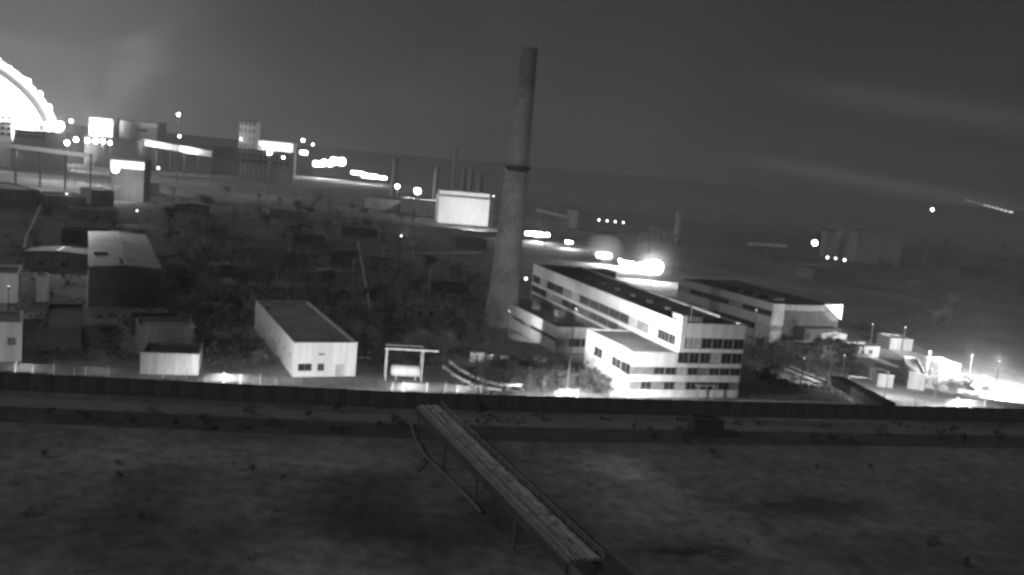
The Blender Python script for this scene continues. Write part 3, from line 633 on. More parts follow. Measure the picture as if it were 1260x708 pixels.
# pipe racks over the waste ground
for (pa, pb, h9, lab) in (((205,250),(520,292),5,'long dim pipe rack crossing the far waste ground'),((262,330),(590,322),4,'dim pipe rack crossing the middle of the waste ground'),((225,380),(330,392),2,'low dim pipe run left of the white workshop'),((440,310),(455,400),4,'dim pipe run heading toward the steel gantry')):
    a_ = G(*pa); b_ = G(*pb); a_.z = b_.z = h9; pipeline('pipe_rack', lab, 'pipe rack', [a_, a_.lerp(b_,.5)+Vector((0,0,.02)), b_], .4, 'steel', 14, joints=False)
# ------------------------------------------------------------------ the arch
AD = 880.0
ac = AT(-95, 150, AD); az = math.atan2(-ac.x, ac.y)     # faces the camera
ar = thing('arched_shelter', 'giant floodlit arched shelter with a blazing white end wall at the left edge', 'arch', (ac.x, ac.y, 0), az+.1)
a_, b_ = 123.0, 111.0
def arc(s, rx, rz_): th = math.pi*s; return (-rx*math.cos(th), rz_*math.sin(th)**.92)
ns = 40
b = MB(); vs = []
for i in range(ns+1):
    x1,z1 = arc(i/ns, a_, b_); x2,z2 = arc(i/ns, a_-7, b_-7)
    vs += [(x1,0,z1),(x1,160,z1),(x2,160,z2),(x2,0,z2)]
fs = []
for i in range(ns):
    o0 = i*4; o1 = o0+4
    for k in range(4): fs.append((o0+k, o0+(k+1)%4, o1+(k+1)%4, o1+k))
b.add(vs, fs); b.build('shell', 'pale', ar)
for s in (.6,.72,.82,.9): x, z = arc(s, a_, b_); point(ar, (x+4, -14, z+4), 26000, 2)
for i in range(ns):   # end wall built of tall cladding strips
    x0,z0 = arc(i/ns, a_-12, b_-12); x1,z1 = arc((i+1)/ns, a_-12, b_-12)
    b = MB(); b.add([(x0+.3,4,0),(x1-.3,4,0),(x1-.3,4,max(z1,.2)),(x0+.3,4,max(z0,.2)),(x0+.3,6,0),(x1-.3,6,0),(x1-.3,6,max(z1,.2)),(x0+.3,6,max(z0,.2))], [(0,1,2,3),(7,6,5,4),(3,2,6,7),(0,3,7,4),(1,5,6,2)]); b.build('cladding_panel', 'white', ar)
b = MB()
for i in range(ns):
    p0 = arc(i/ns, a_-9.5, b_-9.5); p1 = arc((i+1)/ns, a_-9.5, b_-9.5); b.bar((p0[0],1,p0[1]),(p1[0],1,p1[1]),2.6); 
    q1 = arc((i+1)/ns, a_-11.5, b_-11.5); b.bar((p0[0],1,p0[1]),(q1[0],1,q1[1]),.6)
b.build('rim_truss', 'dsteel', ar)
for s in [.5,.51,.525,.538,.55,.567,.58,.595,.607,.62,.63,.645,.655,.668,.70,.742,.755,.80,.842,.90,.935,.96]:
    x, z = arc(s, a_-2, b_-2); hs = random.uniform(2.2,3.6) if s < .69 else random.choice([1.0,1.3,2.2,3.0]); b = MB(); b.box(x-hs+.2,-3.2,z-hs+.2,x+hs-.2,-.5,z+hs-.2); ll = b.build('rim_lamp', 'dsteel', ar)
    b = MB(); b.add([(x+hs*math.cos(a9),-3.5,z+hs*math.sin(a9)) for a9 in [k9*.5236 for k9 in range(12)]]+[(x+hs*math.cos(a9),-3.22,z+hs*math.sin(a9)) for a9 in [k9*.5236 for k9 in range(12)]], [tuple(range(12)), tuple(range(23,11,-1))]+[(k9,(k9+1)%12,12+(k9+1)%12,12+k9) for k9 in range(12)]); b.build('lens', 'lensb', ll)
for x in (-60, 0, 60, 105): spot(ar, (x,-70,6), (-x*.1,70,38), 900000, 120, .5, 2)
point(ar, (60,-150,40), 250000, 3)  # unseen omni fill added to raise the glow on ground and haze
def farbox(name, label, cat, x0, x1, ytop, depth, dd, m='pale', roofm='roofl', wins=None, lit=False):
    A_ = AT(x0, ytop, depth); B_ = AT(x1, ytop, depth); hz = A_.z; r_, l_ = frame2(A_, B_); r_ = 0; l_ = B_.x-A_.x
    t_ = thing(name, label, cat, (A_.x, A_.y, 0), r_)
    b = MB(); b.box(0,0,0,l_,dd,hz); b.build('wall', m, t_)
    b = MB(); b.box(-.6,-.6,hz,l_+.6,dd+.6,hz+1.0); b.build('roof_slab', roofm, t_)
    if wins:
        nx, nz_, z0, z1 = wins
        for i in range(nx):
            for j in range(nz_):
                ww_ = l_/nx; hh = (z1-z0)/nz_; x_ = ww_*i+ww_*.2; z_ = z0+hh*j+hh*.2
                b = MB(); b.box(x_,-.25,z_,x_+ww_*.6,-.02,z_+hh*.55); b.build('window', 'glass', t_)
    return t_, l_, hz
farbox('machine_hall', 'brightly lit grey machine hall with floor bands cut by the left edge beneath the arch', 'building', -60, 15, 146, 800, 60, 'white', 'roof', (10,4,26,44))
farbox('service_block', 'dull grey service block just right of the banded hall under the arch', 'building', 17, 56, 160, 790, 40, 'grey', 'roof', (8,2,26,34))
t1, l1, h1 = farbox('white_block', 'square brilliantly lit white block beside the dark stack near the arch', 'building', 110, 139, 145, 1000, 20, 'white', 'roof')
for x_ in (5, 20): spot(t1, (x_, -14, h1-8), (0,16,3), 60000, 120)
tt = AT(144, 144, 985); st = thing('dark_stack', 'thick dark stack between the white block and the grey block', 'stack', (tt.x, tt.y, 0))
b = MB(); b.ring(0, tt.z, 3.2, 2.8, 20, inner=2); b.build('shaft', 'dark', st)
t1, l1, h1 = farbox('grey_block', 'long grey block with one dark window slit right of the dark stack', 'building', 147, 194, 148, 1000, 25, 'pale', 'roof')
b = MB(); b.box(l1*.48,-.3,h1-10,l1*.74,-.02,h1-7); b.build('window', 'glass', t1); spot(t1, (8, -26, h1-20), (.3,1,.35), 40000, 140)
farbox('dark_block', 'black windowless block beneath the grey block', 'building', 104, 175, 168, 950, 25, 'dark', 'roof')
farbox('dark_block', 'black windowless block under the right end of the bright gallery', 'building', 262, 294, 181, 1050, 25, 'dark', 'roof')
t1, l1, h1 = farbox('tower_block', 'tall narrow pale tower block left of the string of road lights', 'building', 295, 316, 149, 1100, 16, 'pale', 'roof', (4,5,20,64))
spot(t1, (-4,-25,40), (.35,1,.4), 24000, 130)
t1, l1, h1 = farbox('lit_depot', 'low depot with a brightly lit upper wall right of the tower block', 'building', 318, 361, 173, 1060, 18, 'white', 'roof')
for x_ in (5, 20, 34): spot(t1, (x_,-8,h1-6), (0,1,.4), 9000, 150)
farbox('depot_annex', 'dim annex in front of the brightly lit depot', 'building', 297, 358, 184, 1000, 16, 'grey', 'roof', (9,2,16,28))
# galleries
def gallery(label, pa, pb, depth_a, depth_b, wd_, hh, m, cat='gallery', legs=1):
    a_ = AT(*pa, depth_a); b_ = AT(*pb, depth_b); base = Vector((a_.x, a_.y, 0)); t_ = thing('pipe_gallery', label, cat, tuple(base))
    la = a_-base; lb = b_-base; b = MB(); b.bar(la, lb, wd_, hh); b.build('casing', m, t_)
    n = 5 if legs == 1 else 1
    for k in range(n+1):
        if legs == 0: continue
        q = la+(lb-la)*(k/n); b = MB(); b.bar((q.x,q.y,0),(q.x,q.y,q.z-hh/2),.8); b.build('leg', 'dark', t_)
    return t_
gallery('long thin pale gallery crossing the hazy ground at the left edge', (-40,173), (112,192), 620, 600, 2.5, 2.6, 'white')
gl2 = gallery('thick pale gallery sloping down to the right from the dark blocks', (176,175), (262,190), 960, 940, 5, 6, 'white')
spot(gl2, (10,-24,26), (.5,1,.15), 50000, 150); spot(gl2, (50,-24,26), (.5,1,.15), 30000, 150)
gallery('short pale gallery at the foot of the tower block', (295,177), (322,182), 990, 990, 2.5, 2.5, 'white')
# bright sign-like slab with its lamp
t1, l1, h1 = farbox('lit_loading_bay', 'blazing white loading bay strip standing alone below the dark blocks', 'building', 137, 178, 196, 560, 10, 'grey', 'grey')
b = MB(); b.box(0,-.8,h1-4.6,l1,-.05,h1-.4); b.build('glow_strip', 'lit', t1)  # strip with an emissive surface
# slanting lit pipe
pipeline('slanting_pipe', 'bright slanting pipe descending in the dim yard at the left', 'pipe', [G(57,236,2),G(42,272,2),G(33,290,2),G(30,306,2)], .45, 'white', 14)
# dim sheds upper left
shed('striped_shed', 'dim shed with ribbed pale wall left of the pale leaning lines', 'shed', (112,252), (140,253), 20, 8, 0, 'pale', 'roof')
shed('ribbed_hall', 'hazy ribbed hall right of the striped shed', 'shed', (152,238), (196,240), 25, 8, 0, 'pale', 'roofl')
shed('hazy_hall', 'wide hazy low hall in the glow at the left edge', 'building', (-20,252), (48,254), 50, 8, 0, 'pale', 'roofl')
shed('low_hall', 'long low hall in the dim yard between hazy hall and striped shed', 'building', (58,256), (106,258), 30, 6, 0, 'grey', 'roof')
# far stacks
for (x, yt, yb, dp, r_, m) in ((487,195,222,900,3.2,'pale'),(561,183,205,900,1.6,'pale'),(572,205,236,800,2.2,'grey'),(581,208,236,790,2.2,'grey'),(592,214,236,780,3.0,'grey'),(538,206,236,800,2.4,'pale')):
    q = AT(x, yt, dp); s = thing('far_stack', 'distant pale stack, leftmost above the road lights' if x == 487 else 'distant thin pale stack rising above the lit warehouse' if x == 561 else 'distant dim stack in the row behind the lit warehouse', 'stack', (q.x, q.y, 0), 0, None if x in (487,561) else 'dim stacks behind the lit warehouse')
    b = MB(); b.ring(0, q.z-3, r_, r_*.8, 16); b.build('shaft', m, s); b = MB(); b.ring(q.z-3, q.z, r_*.9, r_*.9, 16, inner=r_*.6); b.build('rim', 'grey', s)
# right far structures
q = AT(836, 262, 640); s = thing('far_tower', 'dim slim pale tower standing alone right of the chimney', 'tower', (q.x, q.y, 0)); b = MB(); b.ring(0, q.z-2, 2.2, 1.7, 14); b.build('shaft', 'pale', s); b = MB(); b.ring(q.z-2, q.z, 2.3, 2.3, 14); b.build('tank', 'pale', s)
farbox('far_silo_block', 'dim tall block near the three small lights at right', 'building', 1018, 1030, 284, 620, 10, 'grey', 'roof')
farbox('far_dark_hall', 'barely visible dark hall right of the dim tall block', 'building', 1056, 1112, 288, 600, 60, 'grey', 'grey')
farbox('far_row_house', 'dim house under the row of four lights beyond the chimney', 'building', 712, 758, 284, 640, 14, 'grey', 'roof')
farbox('far_house', 'dim little box house right of the chimney above the lit road', 'building', 700, 712, 258, 680, 10, 'grey', 'roof')
gallery('faint gallery sloping down just right of the chimney', (660,258), (700,268), 690, 680, 2, 2, 'grey')
gallery('faint gallery left of the far tower at right', (800,280), (836,292), 620, 610, 2, 2, 'grey')
gallery('faint low gallery left of the bright far lamp', (920,300), (968,303), 560, 560, 1.6, 1.6, 'pale')
sl = gallery('bright thin sky streak built as a bar, slanting down at the far right horizon', (1188,246), (1243,261), 800, 760, 1.0, 1.6, 'white', legs=0)  # core of the sky streak, modelled as a glowing bar
q0 = AT(1188,246,800)-Vector((AT(1188,246,800).x, AT(1188,246,800).y, 0)); q1 = AT(1243,261,760)-Vector((AT(1188,246,800).x, AT(1188,246,800).y, 0))
for k in range(5,12):
    q = q0+(q1-q0)*(k/11); b = MB(); b.box(q.x-1.6,q.y-1.3,q.z-.06*k,q.x+1.6,q.y-.7,q.z+.05*k); b.build('streak_glow', 'dimlit', sl)
# ================================================================== LAMPS
LM = lamp_mast
def at_z(x, y, z): q = G(x, y, z); return Vector((q.x, q.y, 0))
LM('dazzling floodlight bank on the lit road behind the white office block', at_z(801,328,6), 3.6, 5.0, 36000, None, 170, 'lensb', 2, omni=True, heads=[(-13,1.6),(-11.2,2.1),(-9.2,2.5),(-7,3.1),(-4.4,4.2),(-1.2,5.6),(1.8,6.2)])  # heads oversized and tapering to draw the bloom around the lamps
LM('second dazzling floodlight beside the dazzling bank behind the white office block', at_z(772,322,4), 3.0, 1.3, 20000, None, 170, 'lensb', 5, omni=True)
LM('bright double lamp on the lit road between chimney and dazzling bank', at_z(743,313,5), 3.6, 2.4, 22000, None, 170, 'lensb', 3, omni=True)
LM('small lamp between the double lamp and the dazzling bank', at_z(763,319,4), 3, 1.2, 9000, None, 170, 'lensb', 1, omni=True)
LM('broad bright lamp immediately right of the chimney', at_z(661,287,5), 3.6, 2.4, 22000, None, 170, 'lensb', 6, omni=True)
LM('small bright lamp on the lit road right of the chimney', at_z(700,297,4), 3, 1.3, 14000, None, 170, 'lensb', 3, omni=True)
LM('round bright lamp left of the lit warehouse', at_z(489,230,14), 13, 3.4, 12000, None, 170, 'lensb', 1, omni=True)
LM('bright twin lamp above the grey warehouse wing', at_z(514,236,16), 15, 4.0, 30000, None, 170, 'lensb', 1, omni=True)
for k, (x, y, s, pw, lb) in enumerate(((455,217,5.0,9000,'right'),(440,213,4.0,6000,'left'),(470,219,3.0,5000,'far right'))):
    LM('elongated road lamp, %s one of the cluster left of the pale far stack' % lb, AT(x, y, 1150), AT(x, y, 1150).z-s*.35, s, pw*2.5, None, 170, 'lensb', 4, omni=True)
for k, (x, y, s, pw, lb) in enumerate(((392,202,7,9000,'left end'),(403,201,8,16000,'middle'),(416,199,10,24000,'right end'),(374,188,5,6000,'outlying left'))):
    LM('dazzling road lamp, %s of the brightest cluster right of the depot' % lb, AT(x, y, 1200), AT(x, y, 1200).z-s*.35, s, pw*2.5, None, 170, 'lensb', 2, omni=True)
for (x, y, s, dp, lb) in ((373,173,3,1000,'small lamp high above the road right of the lit depot'),(385,178,1.8,1000,'tiny lamp right of the small high lamp near the depot'),
        (220,141,2.2,800,'lone lamp high in the sky above the dark horizon at left'),(221,168,1.8,800,'lone lamp low beneath the high lone lamp at left'),(195,207,1.6,560,'single lamp right of the blazing loading bay'),
        (143,208,4.2,540,'fat lamp below the left end of the blazing loading bay'),(88,149,2.4,820,'small lamp between the arch foot and the white block'),(1002,299,3.2,560,'brightest lone lamp in the dark at right'),
        (1018,317,1.5,520,'left of three small lights in the dark at right'),(1028,318,1.2,520,'middle of three small lights in the dark at right'),(1039,320,1.5,520,'right of three small lights in the dark at right'),
        (1147,258,1.8,640,'single lamp near the horizon below the slanting streak'),(332,188,3.0,720,'fat lamp at the foot of the lit depot'),(349,194,1.8,700,'small lamp right of the fat lamp at the depot foot'),
        (83,176,3.0,640,'leftmost lamp of the row beneath the white block'),(94,172,3.0,660,'second lamp of the row beneath the white block'),(108,173,3.0,660,'third lamp of the row beneath the white block'),
        (118,174,3.0,660,'fourth lamp of the row beneath the white block'),(127,174,3.0,660,'fifth lamp of the row beneath the white block'),(136,176,2.2,660,'last lamp of the row beneath the white block')):
    q = AT(x, y, dp); far = s > 2.1 and x < 360
    LM(lb, q, q.z-s*.37, s, 12000 if far else 0, None, 170, 'lensb' if s > 1.7 else 'lens', 1, omni=True)
for k in range(3):
    q = AT(61+7*k, 155, 840); LM(('left','middle','right')[k]+' one of three fused lamps at the foot of the arch', q, q.z-3, 7.5, 50000, None, 170, 'lensb', 1, omni=True)
for k in range(4):
    q = AT(737+10*k, 271+k, 700); LM(('first','second','third','last')[k]+' of four small lights in a row beyond the chimney', q, q.z-.5, 1.4, 0, None, 170, 'lens', 1)
# perimeter floodlights
wall_lamp(20, 'floodlight on the wall before the gatehouse', 1800, aim=(.2,1,-.3))
wall_lamp(110, 'floodlight on the wall left of the pale-fronted store', 500, aim=(.2,1,-.3))
wall_lamp(205, 'floodlight on the wall before the pale-fronted store', 420, aim=(0,1,-.1))
wall_lamp(268, 'floodlight on the wall over the bright ground right of the pale-fronted store', 9000, aim=(.3,1,-.5))
wall_lamp(352, 'floodlight on the wall before the left corner of the white workshop', 650, aim=(.1,1,0))
wall_lamp(505, 'floodlight on the wall before the white tank', 6500, aim=(.1,1,-.25))
wall_lamp(570, 'floodlight on the wall before the curved pipes', 3500, aim=(.1,1,-.3))
wall_lamp(700, 'strongest floodlight on the wall left of the white office block', 26000, aim=(.35,1,-.8), cone=125)
wall_lamp(775, 'floodlight on the wall before the near corner of the white office block', 11000, aim=(.5,1,.12), cone=150)
wall_lamp(1085, 'floodlight on the wall before the bright yard', 14000, aim=(.3,1,-.7))
wall_lamp(1200, 'floodlight on the wall before the bright lane', 30000, aim=(.1,1,-.6))
LM('lane lamp behind the white garage at far right', G(1222,494), 9, .5, 190000, G(1208,470), 135)
LM('lane lamp in front of the white garage at far right', G(1150,488), 8, .5, 50000, G(1172,460,0), 90)
LM('lamp over the bright yard between the small grey block shed and the wall', G(1088,492), 6, .4, 6000, G(1094,474), 150)
LM('added lamp hidden behind the dark bushes lighting the upper part of the bright lane', G(1190,478), 8, .4, 110000, G(1197,460), 120)  # put in among the trees to brighten the lane farther up
LM('added lamp lighting the thin pale pipes in the dark yard', G(985,474), 6, .4, 3500, G(1000,462), 130)  # unseen lamp added so the pipes show up
LM('lamp lighting the triangular lit wall patch at the right end of the rear hall', RL(30,-9), 7, .25, 15000, RL(24.5,0,9.4), 42)
LM('lamp over the far canopy at right', G(1110,432), 7, .25, 1800, G(1106,420,3), 150)
LM('warehouse yard floodlight before the right side of the lit warehouse', G(585,285), 6, 1, 120000, G(572,258,9), 130)
LM('added mast lamp lighting the pale slope of the gabled hall', G(80,318), 21, .4, 26000, G(130,305,10), 110)  # unseen mast added to brighten the left roof slope
LM('small mast lamp behind the gabled hall', G(168,276), 6, .7, 900, G(168,290), 150)
LM('mast lamp left of the chimney lighting its shaft', G(490,338), 14, .6, 42000, (cb.x, cb.y, 38), 52)
LM('lamp at the left of the ribbed hall', G(146,250), 9, .7, 16000, G(170,236,4), 140)
LM('added fill lamp raising the glow in the hazy yard at the left edge', G(20,236), 22, .9, 45000, G(30,230,0), 165)  # unseen lamp added to brighten the hazy ground
LM('second added fill lamp raising the glow in the hazy yard left of the striped shed', G(84,226), 22, .9, 45000, G(90,222,0), 165)  # same added glow fill, farther right
LM('tall mast by the wall flooding the white office block from its left corner', G(697,487), 17, .6, 95000, ML(14,16,11), 85)
LM('low lamp at the chimney foot lighting the annex wall', G(622,424), 8, .5, 9000, G(662,398,4), 80)  # unseen, put in so the annex wall comes out pale
LM('mast lamp lighting the side of the long rear hall', G(925,428), 10, .6, 1600, G(900,372,6), 120)
LM('mast lamp lighting the boiler house upper wall', G(10,400), 8, .5, 4500, G(10,350,6), 120)
LM('low lamp behind the curved pipes lighting the two white kiosks', G(604,458), 3.4, .4, 900, G(600,446,1), 150)  # lamp added only to brighten the kiosks
LM('lamp among the dark shrubs of the right yard', G(1035,470), 6, .5, 1200, G(1030,440,2), 140)
# ================================================================== VEGETATION
def tree_proto(seed, h, rad, m, dens=420, leafsize=.42, wispy=.35):
    rnd = random.Random(seed)
    tb = MB(); tips = []
    tb.tube([(0,0,0),(rnd.uniform(-.1,.1),rnd.uniform(-.1,.1),h*.35),(rnd.uniform(-.3,.3),rnd.uniform(-.3,.3),h*.62),(0,0,h*.9)], [h*.028,h*.02,h*.012,h*.003], 7)
    for k in range(9):
        z = h*rnd.uniform(.22,.75); a = rnd.uniform(0,6.28); l = rad*rnd.uniform(.55,1.05); e = Vector((math.cos(a)*l, math.sin(a)*l, z+h*rnd.uniform(.1,.25)))
        m_ = Vector((math.cos(a)*l*.5, math.sin(a)*l*.5, z+h*.05)); tb.tube([(0,0,z), m_, e], [h*.011,h*.007,h*.002], 5); tips.append(e); tips.append(m_+Vector((0,0,h*.08)))
    tips += [Vector((0,0,h*.85)), Vector((rad*.2,0,h*.75))]
    cbm = MB(); clumps = []
    for t_ in tips:
        for _ in range(2): clumps.append((t_+Vector((rnd.gauss(0,rad*.16), rnd.gauss(0,rad*.16), rnd.gauss(0,h*.05))), rad*rnd.uniform(.16,.34)))
    for k in range(dens):
        c, r = rnd.choice(clumps)
        p = c+Vector((rnd.gauss(0,1), rnd.gauss(0,1), rnd.gauss(0,.8)))*r*.62
        a = Vector((rnd.gauss(0,1), rnd.gauss(0,1), rnd.gauss(0,1))).normalized(); bb = a.orthogonal().normalized(); s = leafsize*rnd.uniform(.5,1.2)
        cbm.add([p-a*s*.5, p+bb*s*.35, p+a*s*.5, p-bb*s*.35], [(0,1,2,3)])
    t1 = tb.mesh('trunk'); t1.materials.append(M['bark']); c1 = cbm.mesh('crown'); c1.materials.append(M[m]); return t1, c1, h
protos = [tree_proto(1,7,3.0,'leaf'), tree_proto(2,9,3.2,'leaf'), tree_proto(3,6,2.6,'leafl'), tree_proto(4,8,2.4,'leafl',300), tree_proto(5,5,2.6,'leaf',500)]
bushp = [tree_proto(11,2.4,1.6,'leaf',420,.3), tree_proto(12,2.0,1.7,'leafl',380,.28), tree_proto(13,2.8,1.4,'leaf',380,.3)]
LMK = [(o['label'], o.name.split('.')[0].replace('_',' '), o.location.copy()) for o in bpy.data.objects if o.type == 'EMPTY' and o.get('category') in ('building','shed','gantry','chimney','garage','canopy')]
def lmk(p):
    l, n, q = min(LMK, key=lambda e: (e[2]-Vector((p.x, p.y, 0))).length); a = Vector((p.x, p.y, 0))-q
    side = ('right of' if a.x > 0 else 'left of') if abs(a.x) > abs(a.y) else ('behind' if a.y > 0 else 'in front of')
    return side+' the '+n
def plant(pos, label, group, h=None, src=None, name='tree'):
    t1, c1, ph = random.choice(src or protos); s = (h/ph) if h else random.uniform(.7,1.15)
    hh_ = s*ph; mn = 'pale dry' if 'pale' in c1.materials[0].name else 'dark leafy'
    if name == 'tree': label = '%s %s tree %s, %s' % ('tall' if hh_ > 6.8 else 'middling' if hh_ > 4.8 else 'short', mn, lmk(pos), ' '.join(w_ for w_ in group.replace('trees ','').split()[:4]))
    else: label = '%s %s' % (mn, label.replace('dark ','').replace('low ',''))
    t_ = thing(name, label, name, (pos.x, pos.y, 0), random.uniform(0,6.28), group)
    for nm, me in (('trunk', t1), ('crown', c1)): o = link(nm, me, t_)
    t_.scale = (s*random.uniform(.85,1.15), s*random.uniform(.85,1.15), s); return t_
# footprints to keep clear
foot = []
for o in list(bpy.data.objects):
    if o.type == 'EMPTY' and o.get('category') in ('building','shed','garage','canopy','tank','gantry','kiosk','chimney'):
        pts = []
        mw = Matrix.Translation(o.location) @ Matrix.Rotation(o.rotation_euler.z, 4, 'Z')
        xs = []; ys = []
        for c in o.children:
            if c.type == 'MESH':
                cm = Matrix.Translation(c.location) @ Matrix.Rotation(c.rotation_euler.z, 4, 'Z')
                for v in c.bound_box: q = cm @ Vector(v); xs.append(q.x); ys.append(q.y)
        if xs: foot.append((mw.inverted(), min(xs)-2.2, max(xs)+2.2, min(ys)-2.2, max(ys)+2.2))
def free(p):
    for mi, x0, x1, y0, y1 in foot:
        q = mi @ Vector((p.x, p.y, 0))
        if x0 < q.x < x1 and y0 < q.y < y1: return False
    return True
placed = []
def scatter(n, x0, x1, y0, y1, label, group, hr=(4,8), src=None, sep=2.2, name='tree'):
    c = 0; tries = 0
    while c < n and tries < n*12:
        tries += 1; p = G(random.uniform(x0,x1), random.uniform(y0,y1))
        if not free(p) or any((p-q).length < sep for q in placed[-150:]): continue
        placed.append(p); plant(p, label, group, random.uniform(*hr), src, name); c += 1
scatter(60, 590, 750, 455, 483, 'dark leafy tree in the grove between the chimney foot and the white office block', 'trees in the grove before the annex', (3.0,4.8), protos[:2]+protos[4:], sep=1.4)
scatter(26, 440, 600, 400, 446, 'dark tree in the scrub behind the steel gantry', 'trees behind the gantry', (3.5,6.5))
scatter(105, 215, 590, 300, 400, 'dim tree in the overgrown waste ground left of the chimney', 'trees on the waste ground', (4,7.5))
scatter(40, 205, 520, 235, 300, 'dim distant tree on the far waste ground left of the lit warehouse', 'trees on the far waste ground', (6,10), sep=4)
scatter(14, 935, 1050, 415, 470, 'dim leafy tree in the dark yard right of the office block', 'trees in the right yard', (4,8))
scatter(12, 1148, 1210, 474, 492, 'grey bushy tree between the wall and the bright lane', 'trees by the bright lane', (2.5,4), bushp, 1.5)
scatter(16, 1060, 1260, 330, 410, 'barely visible tree in the dark ground at far right', 'trees in the dark at far right', (5,9), sep=4)
scatter(24, 640, 1240, 268, 320, 'barely visible tree along the far dark ground right of the chimney', 'far trees right of the chimney', (8,13), sep=6)
scatter(12, 30, 320, 240, 330, 'dim tree in the left yards between the sheds', 'trees between the left sheds', (4,7))
scatter(10, 245, 330, 420, 455, 'dark shrub on the rough ground left of the white workshop', 'shrubs left of the white workshop', (1.5,2.8), bushp, 2, 'shrub')
scatter(12, 775, 905, 489, 493, 'low shrub in front of the office block facade', 'shrubs before the office block', (1.2,2.2), bushp, 1.2, 'shrub')
scatter(16, 0, 600, 508, 527, 'low dark bush on the ditch bank outside the wall', 'bushes on the ditch bank', (.9,1.9), bushp, 1.5, 'bush')
scatter(12, 620, 1250, 526, 548, 'low dark bush on the bank at right outside the wall', 'bushes on the right bank', (.9,2.0), bushp, 1.5, 'bush')
scatter(7, 20, 480, 560, 700, 'small dark bush scattered in the foreground field at left', 'bushes in the left field', (.6,1.5), bushp, 2, 'bush')
scatter(6, 780, 1250, 560, 700, 'small dark bush scattered in the foreground field at right', 'bushes in the right field', (.6,1.5), bushp, 2, 'bush')
# poles in the waste ground
pole = MB(); pole.tube([(0,0,0),(0,0,8)], [.16,.1], 7); pole.box(-.9,-.06,7.3,.9,.06,7.45); pmh = pole.mesh('utility_pole'); pmh.materials.append(M['lsteel'])
for i, (x, y, h) in enumerate(((345,240,16),(368,245,10),(454,262,12),(433,352,9),(512,300,9),(304,345,8),(340,355,7),(398,252,14),(508,318,7),(527,368,9),(250,300,10),(470,330,8))):
    q = G(x, y); o = link('utility_pole', pmh, None, (q.x, q.y, 0), random.uniform(-.4,.6)); o.scale = (1,1,h/8)
    tag(o, 'pale utility pole standing in the overgrown waste ground left of the chimney', 'pole', 'poles on the waste ground')
q = G(645,366); lamp_mast('thin pale floodlight mast close right of the chimney foot', q, 6, .9, 0, name='floodlight_mast')
# rubble and scraps on the waste ground, grass tufts in the field
ug = MB(); rnd = random.Random(5)
def clump(p, r, h):
    for k in range(16):
        q = p+Vector((rnd.gauss(0,r*.5), rnd.gauss(0,r*.5), abs(rnd.gauss(0,h*.45)))); a = Vector((rnd.gauss(0,1), rnd.gauss(0,1), rnd.gauss(0,1))).normalized(); c_ = a.orthogonal().normalized(); s_ = rnd.uniform(.25,.75)*(.6+r*.3)
        ug.add([q-a*s_*.5, q+c_*s_*.35, q+a*s_*.5, q-c_*s_*.35], [(0,1,2,3)])
for (n9, x0, x1, y0, y1, hh9) in ((1500,205,600,245,450,2.2),(260,575,755,440,484,1.8),(300,0,320,250,450,1.5),(260,925,1060,400,480,2.0),(500,640,1260,270,420,2.5),(30,0,1260,512,530,.6)):
    for k in range(n9):
        p = G(rnd.uniform(x0,x1), rnd.uniform(y0,y1))
        if free(p) and NOI(p.x,p.y,.05) > -.25: clump(p, rnd.uniform(.8,2.4), hh9*rnd.uniform(.5,1.2))
stuff(ug.build('undergrowth', 'leaf'))
rb_ = MB(); rnd = random.Random(3)
for k in range(900):
    p = G(rnd.uniform(200,620), rnd.uniform(255,445))
    if not free(p): continue
    s = rnd.uniform(.3,1.3); a = rnd.uniform(0,3.14); c_, s_ = math.cos(a)*s, math.sin(a)*s; hh = rnd.uniform(.1,.6)
    vs = [(p.x+c_,p.y+s_,0),(p.x-s_*.6,p.y+c_*.6,0),(p.x-c_,p.y-s_,0),(p.x+s_*.6,p.y-c_*.6,0)]
    rb_.add(vs+[(v[0]*.8+p.x*.2,v[1]*.8+p.y*.2,hh*rnd.uniform(.5,1)) for v in vs], [(0,1,5,4),(1,2,6,5),(2,3,7,6),(3,0,4,7),(4,5,6,7)])
stuff(rb_.build('rubble', 'grey'))
gt = MB()
def tuft(p, s):
    for k in range(4):
        a = rnd.uniform(0,6.28); dx, dy = math.cos(a), math.sin(a); w_ = s*.09
        gt.add([(p.x-dy*w_,p.y+dx*w_,0),(p.x+dy*w_,p.y-dx*w_,0),(p.x+dx*s*.6,p.y+dy*s*.6,s*rnd.uniform(.6,1.1))], [(0,1,2)])
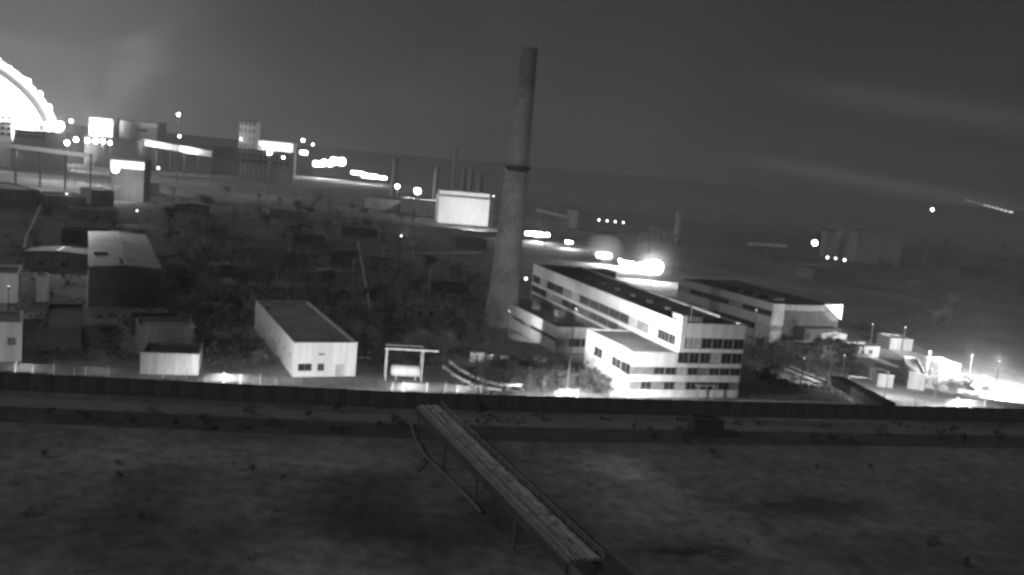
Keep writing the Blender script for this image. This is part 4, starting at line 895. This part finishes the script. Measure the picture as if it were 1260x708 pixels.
for k in range(14000):
    x = rnd.uniform(-95,125); y = rnd.uniform(70,185); n_ = NOI(x, y, .06)+.5*NOI(x, y, .2)
    if n_ < rnd.uniform(-.5,.6): continue
    dx = x-wl[0].x; 
    # only outside the wall
    ok = True
    for i in range(len(wl)-1):
        if wl[i].x <= x <= wl[i+1].x:
            yw = wl[i].y+(wl[i+1].y-wl[i].y)*(x-wl[i].x)/(wl[i+1].x-wl[i].x)
            if y > yw-9.6: ok = False
    if ok: tuft(Vector((x,y,0)), rnd.uniform(.2,.6))
stuff(gt.build('dry_grass', 'grass'))
# ================================================================== HAZE
def glow_halo(pos, r, dens):  # scattering ellipsoid added around a lamp as the camera's lens glow
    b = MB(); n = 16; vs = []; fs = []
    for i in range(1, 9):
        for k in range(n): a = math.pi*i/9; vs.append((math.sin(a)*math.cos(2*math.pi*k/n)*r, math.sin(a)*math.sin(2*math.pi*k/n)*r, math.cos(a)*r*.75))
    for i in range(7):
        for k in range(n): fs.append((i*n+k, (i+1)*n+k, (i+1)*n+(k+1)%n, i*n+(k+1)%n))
    fs.append(tuple(range(n))); fs.append(tuple(7*n+k for k in range(n))[::-1]); b.add(vs, fs); o = b.build('lens_glow', 'ground'); o.data.materials.clear(); o.location = pos
    m = bpy.data.materials.new('lens_glow_volume'); m.use_nodes = True; t = m.node_tree; t.nodes.clear()
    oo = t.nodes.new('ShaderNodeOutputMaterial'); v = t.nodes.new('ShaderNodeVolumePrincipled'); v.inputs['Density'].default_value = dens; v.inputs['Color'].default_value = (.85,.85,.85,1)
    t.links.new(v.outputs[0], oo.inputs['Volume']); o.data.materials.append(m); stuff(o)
q = at_z(799,328,6); glow_halo((q.x, q.y, 10.5), 14, .0014); glow_halo((q.x, q.y, 9.0), 10.5, .0025); glow_halo((q.x+1, q.y, 8), 7, .009)
q = at_z(743,313,5); glow_halo((q.x, q.y, 8), 9, .006)
b = MB(); b.box(-1400,-60,-1.0,1400,1600,119)
hz = b.build('haze', 'ground'); hz.data.materials.clear()
hm = bpy.data.materials.new('night_haze'); hm.use_nodes = True; t_ = hm.node_tree; t_.nodes.clear()
o_ = t_.nodes.new('ShaderNodeOutputMaterial'); pv = t_.nodes.new('ShaderNodeVolumePrincipled'); pv.inputs['Density'].default_value = 0.0003; pv.inputs['Color'].default_value = (.8,.8,.8,1); pv.inputs['Anisotropy'].default_value = 0.0
t_.links.new(pv.outputs[0], o_.inputs['Volume']); hz.data.materials.append(hm); stuff(hz)
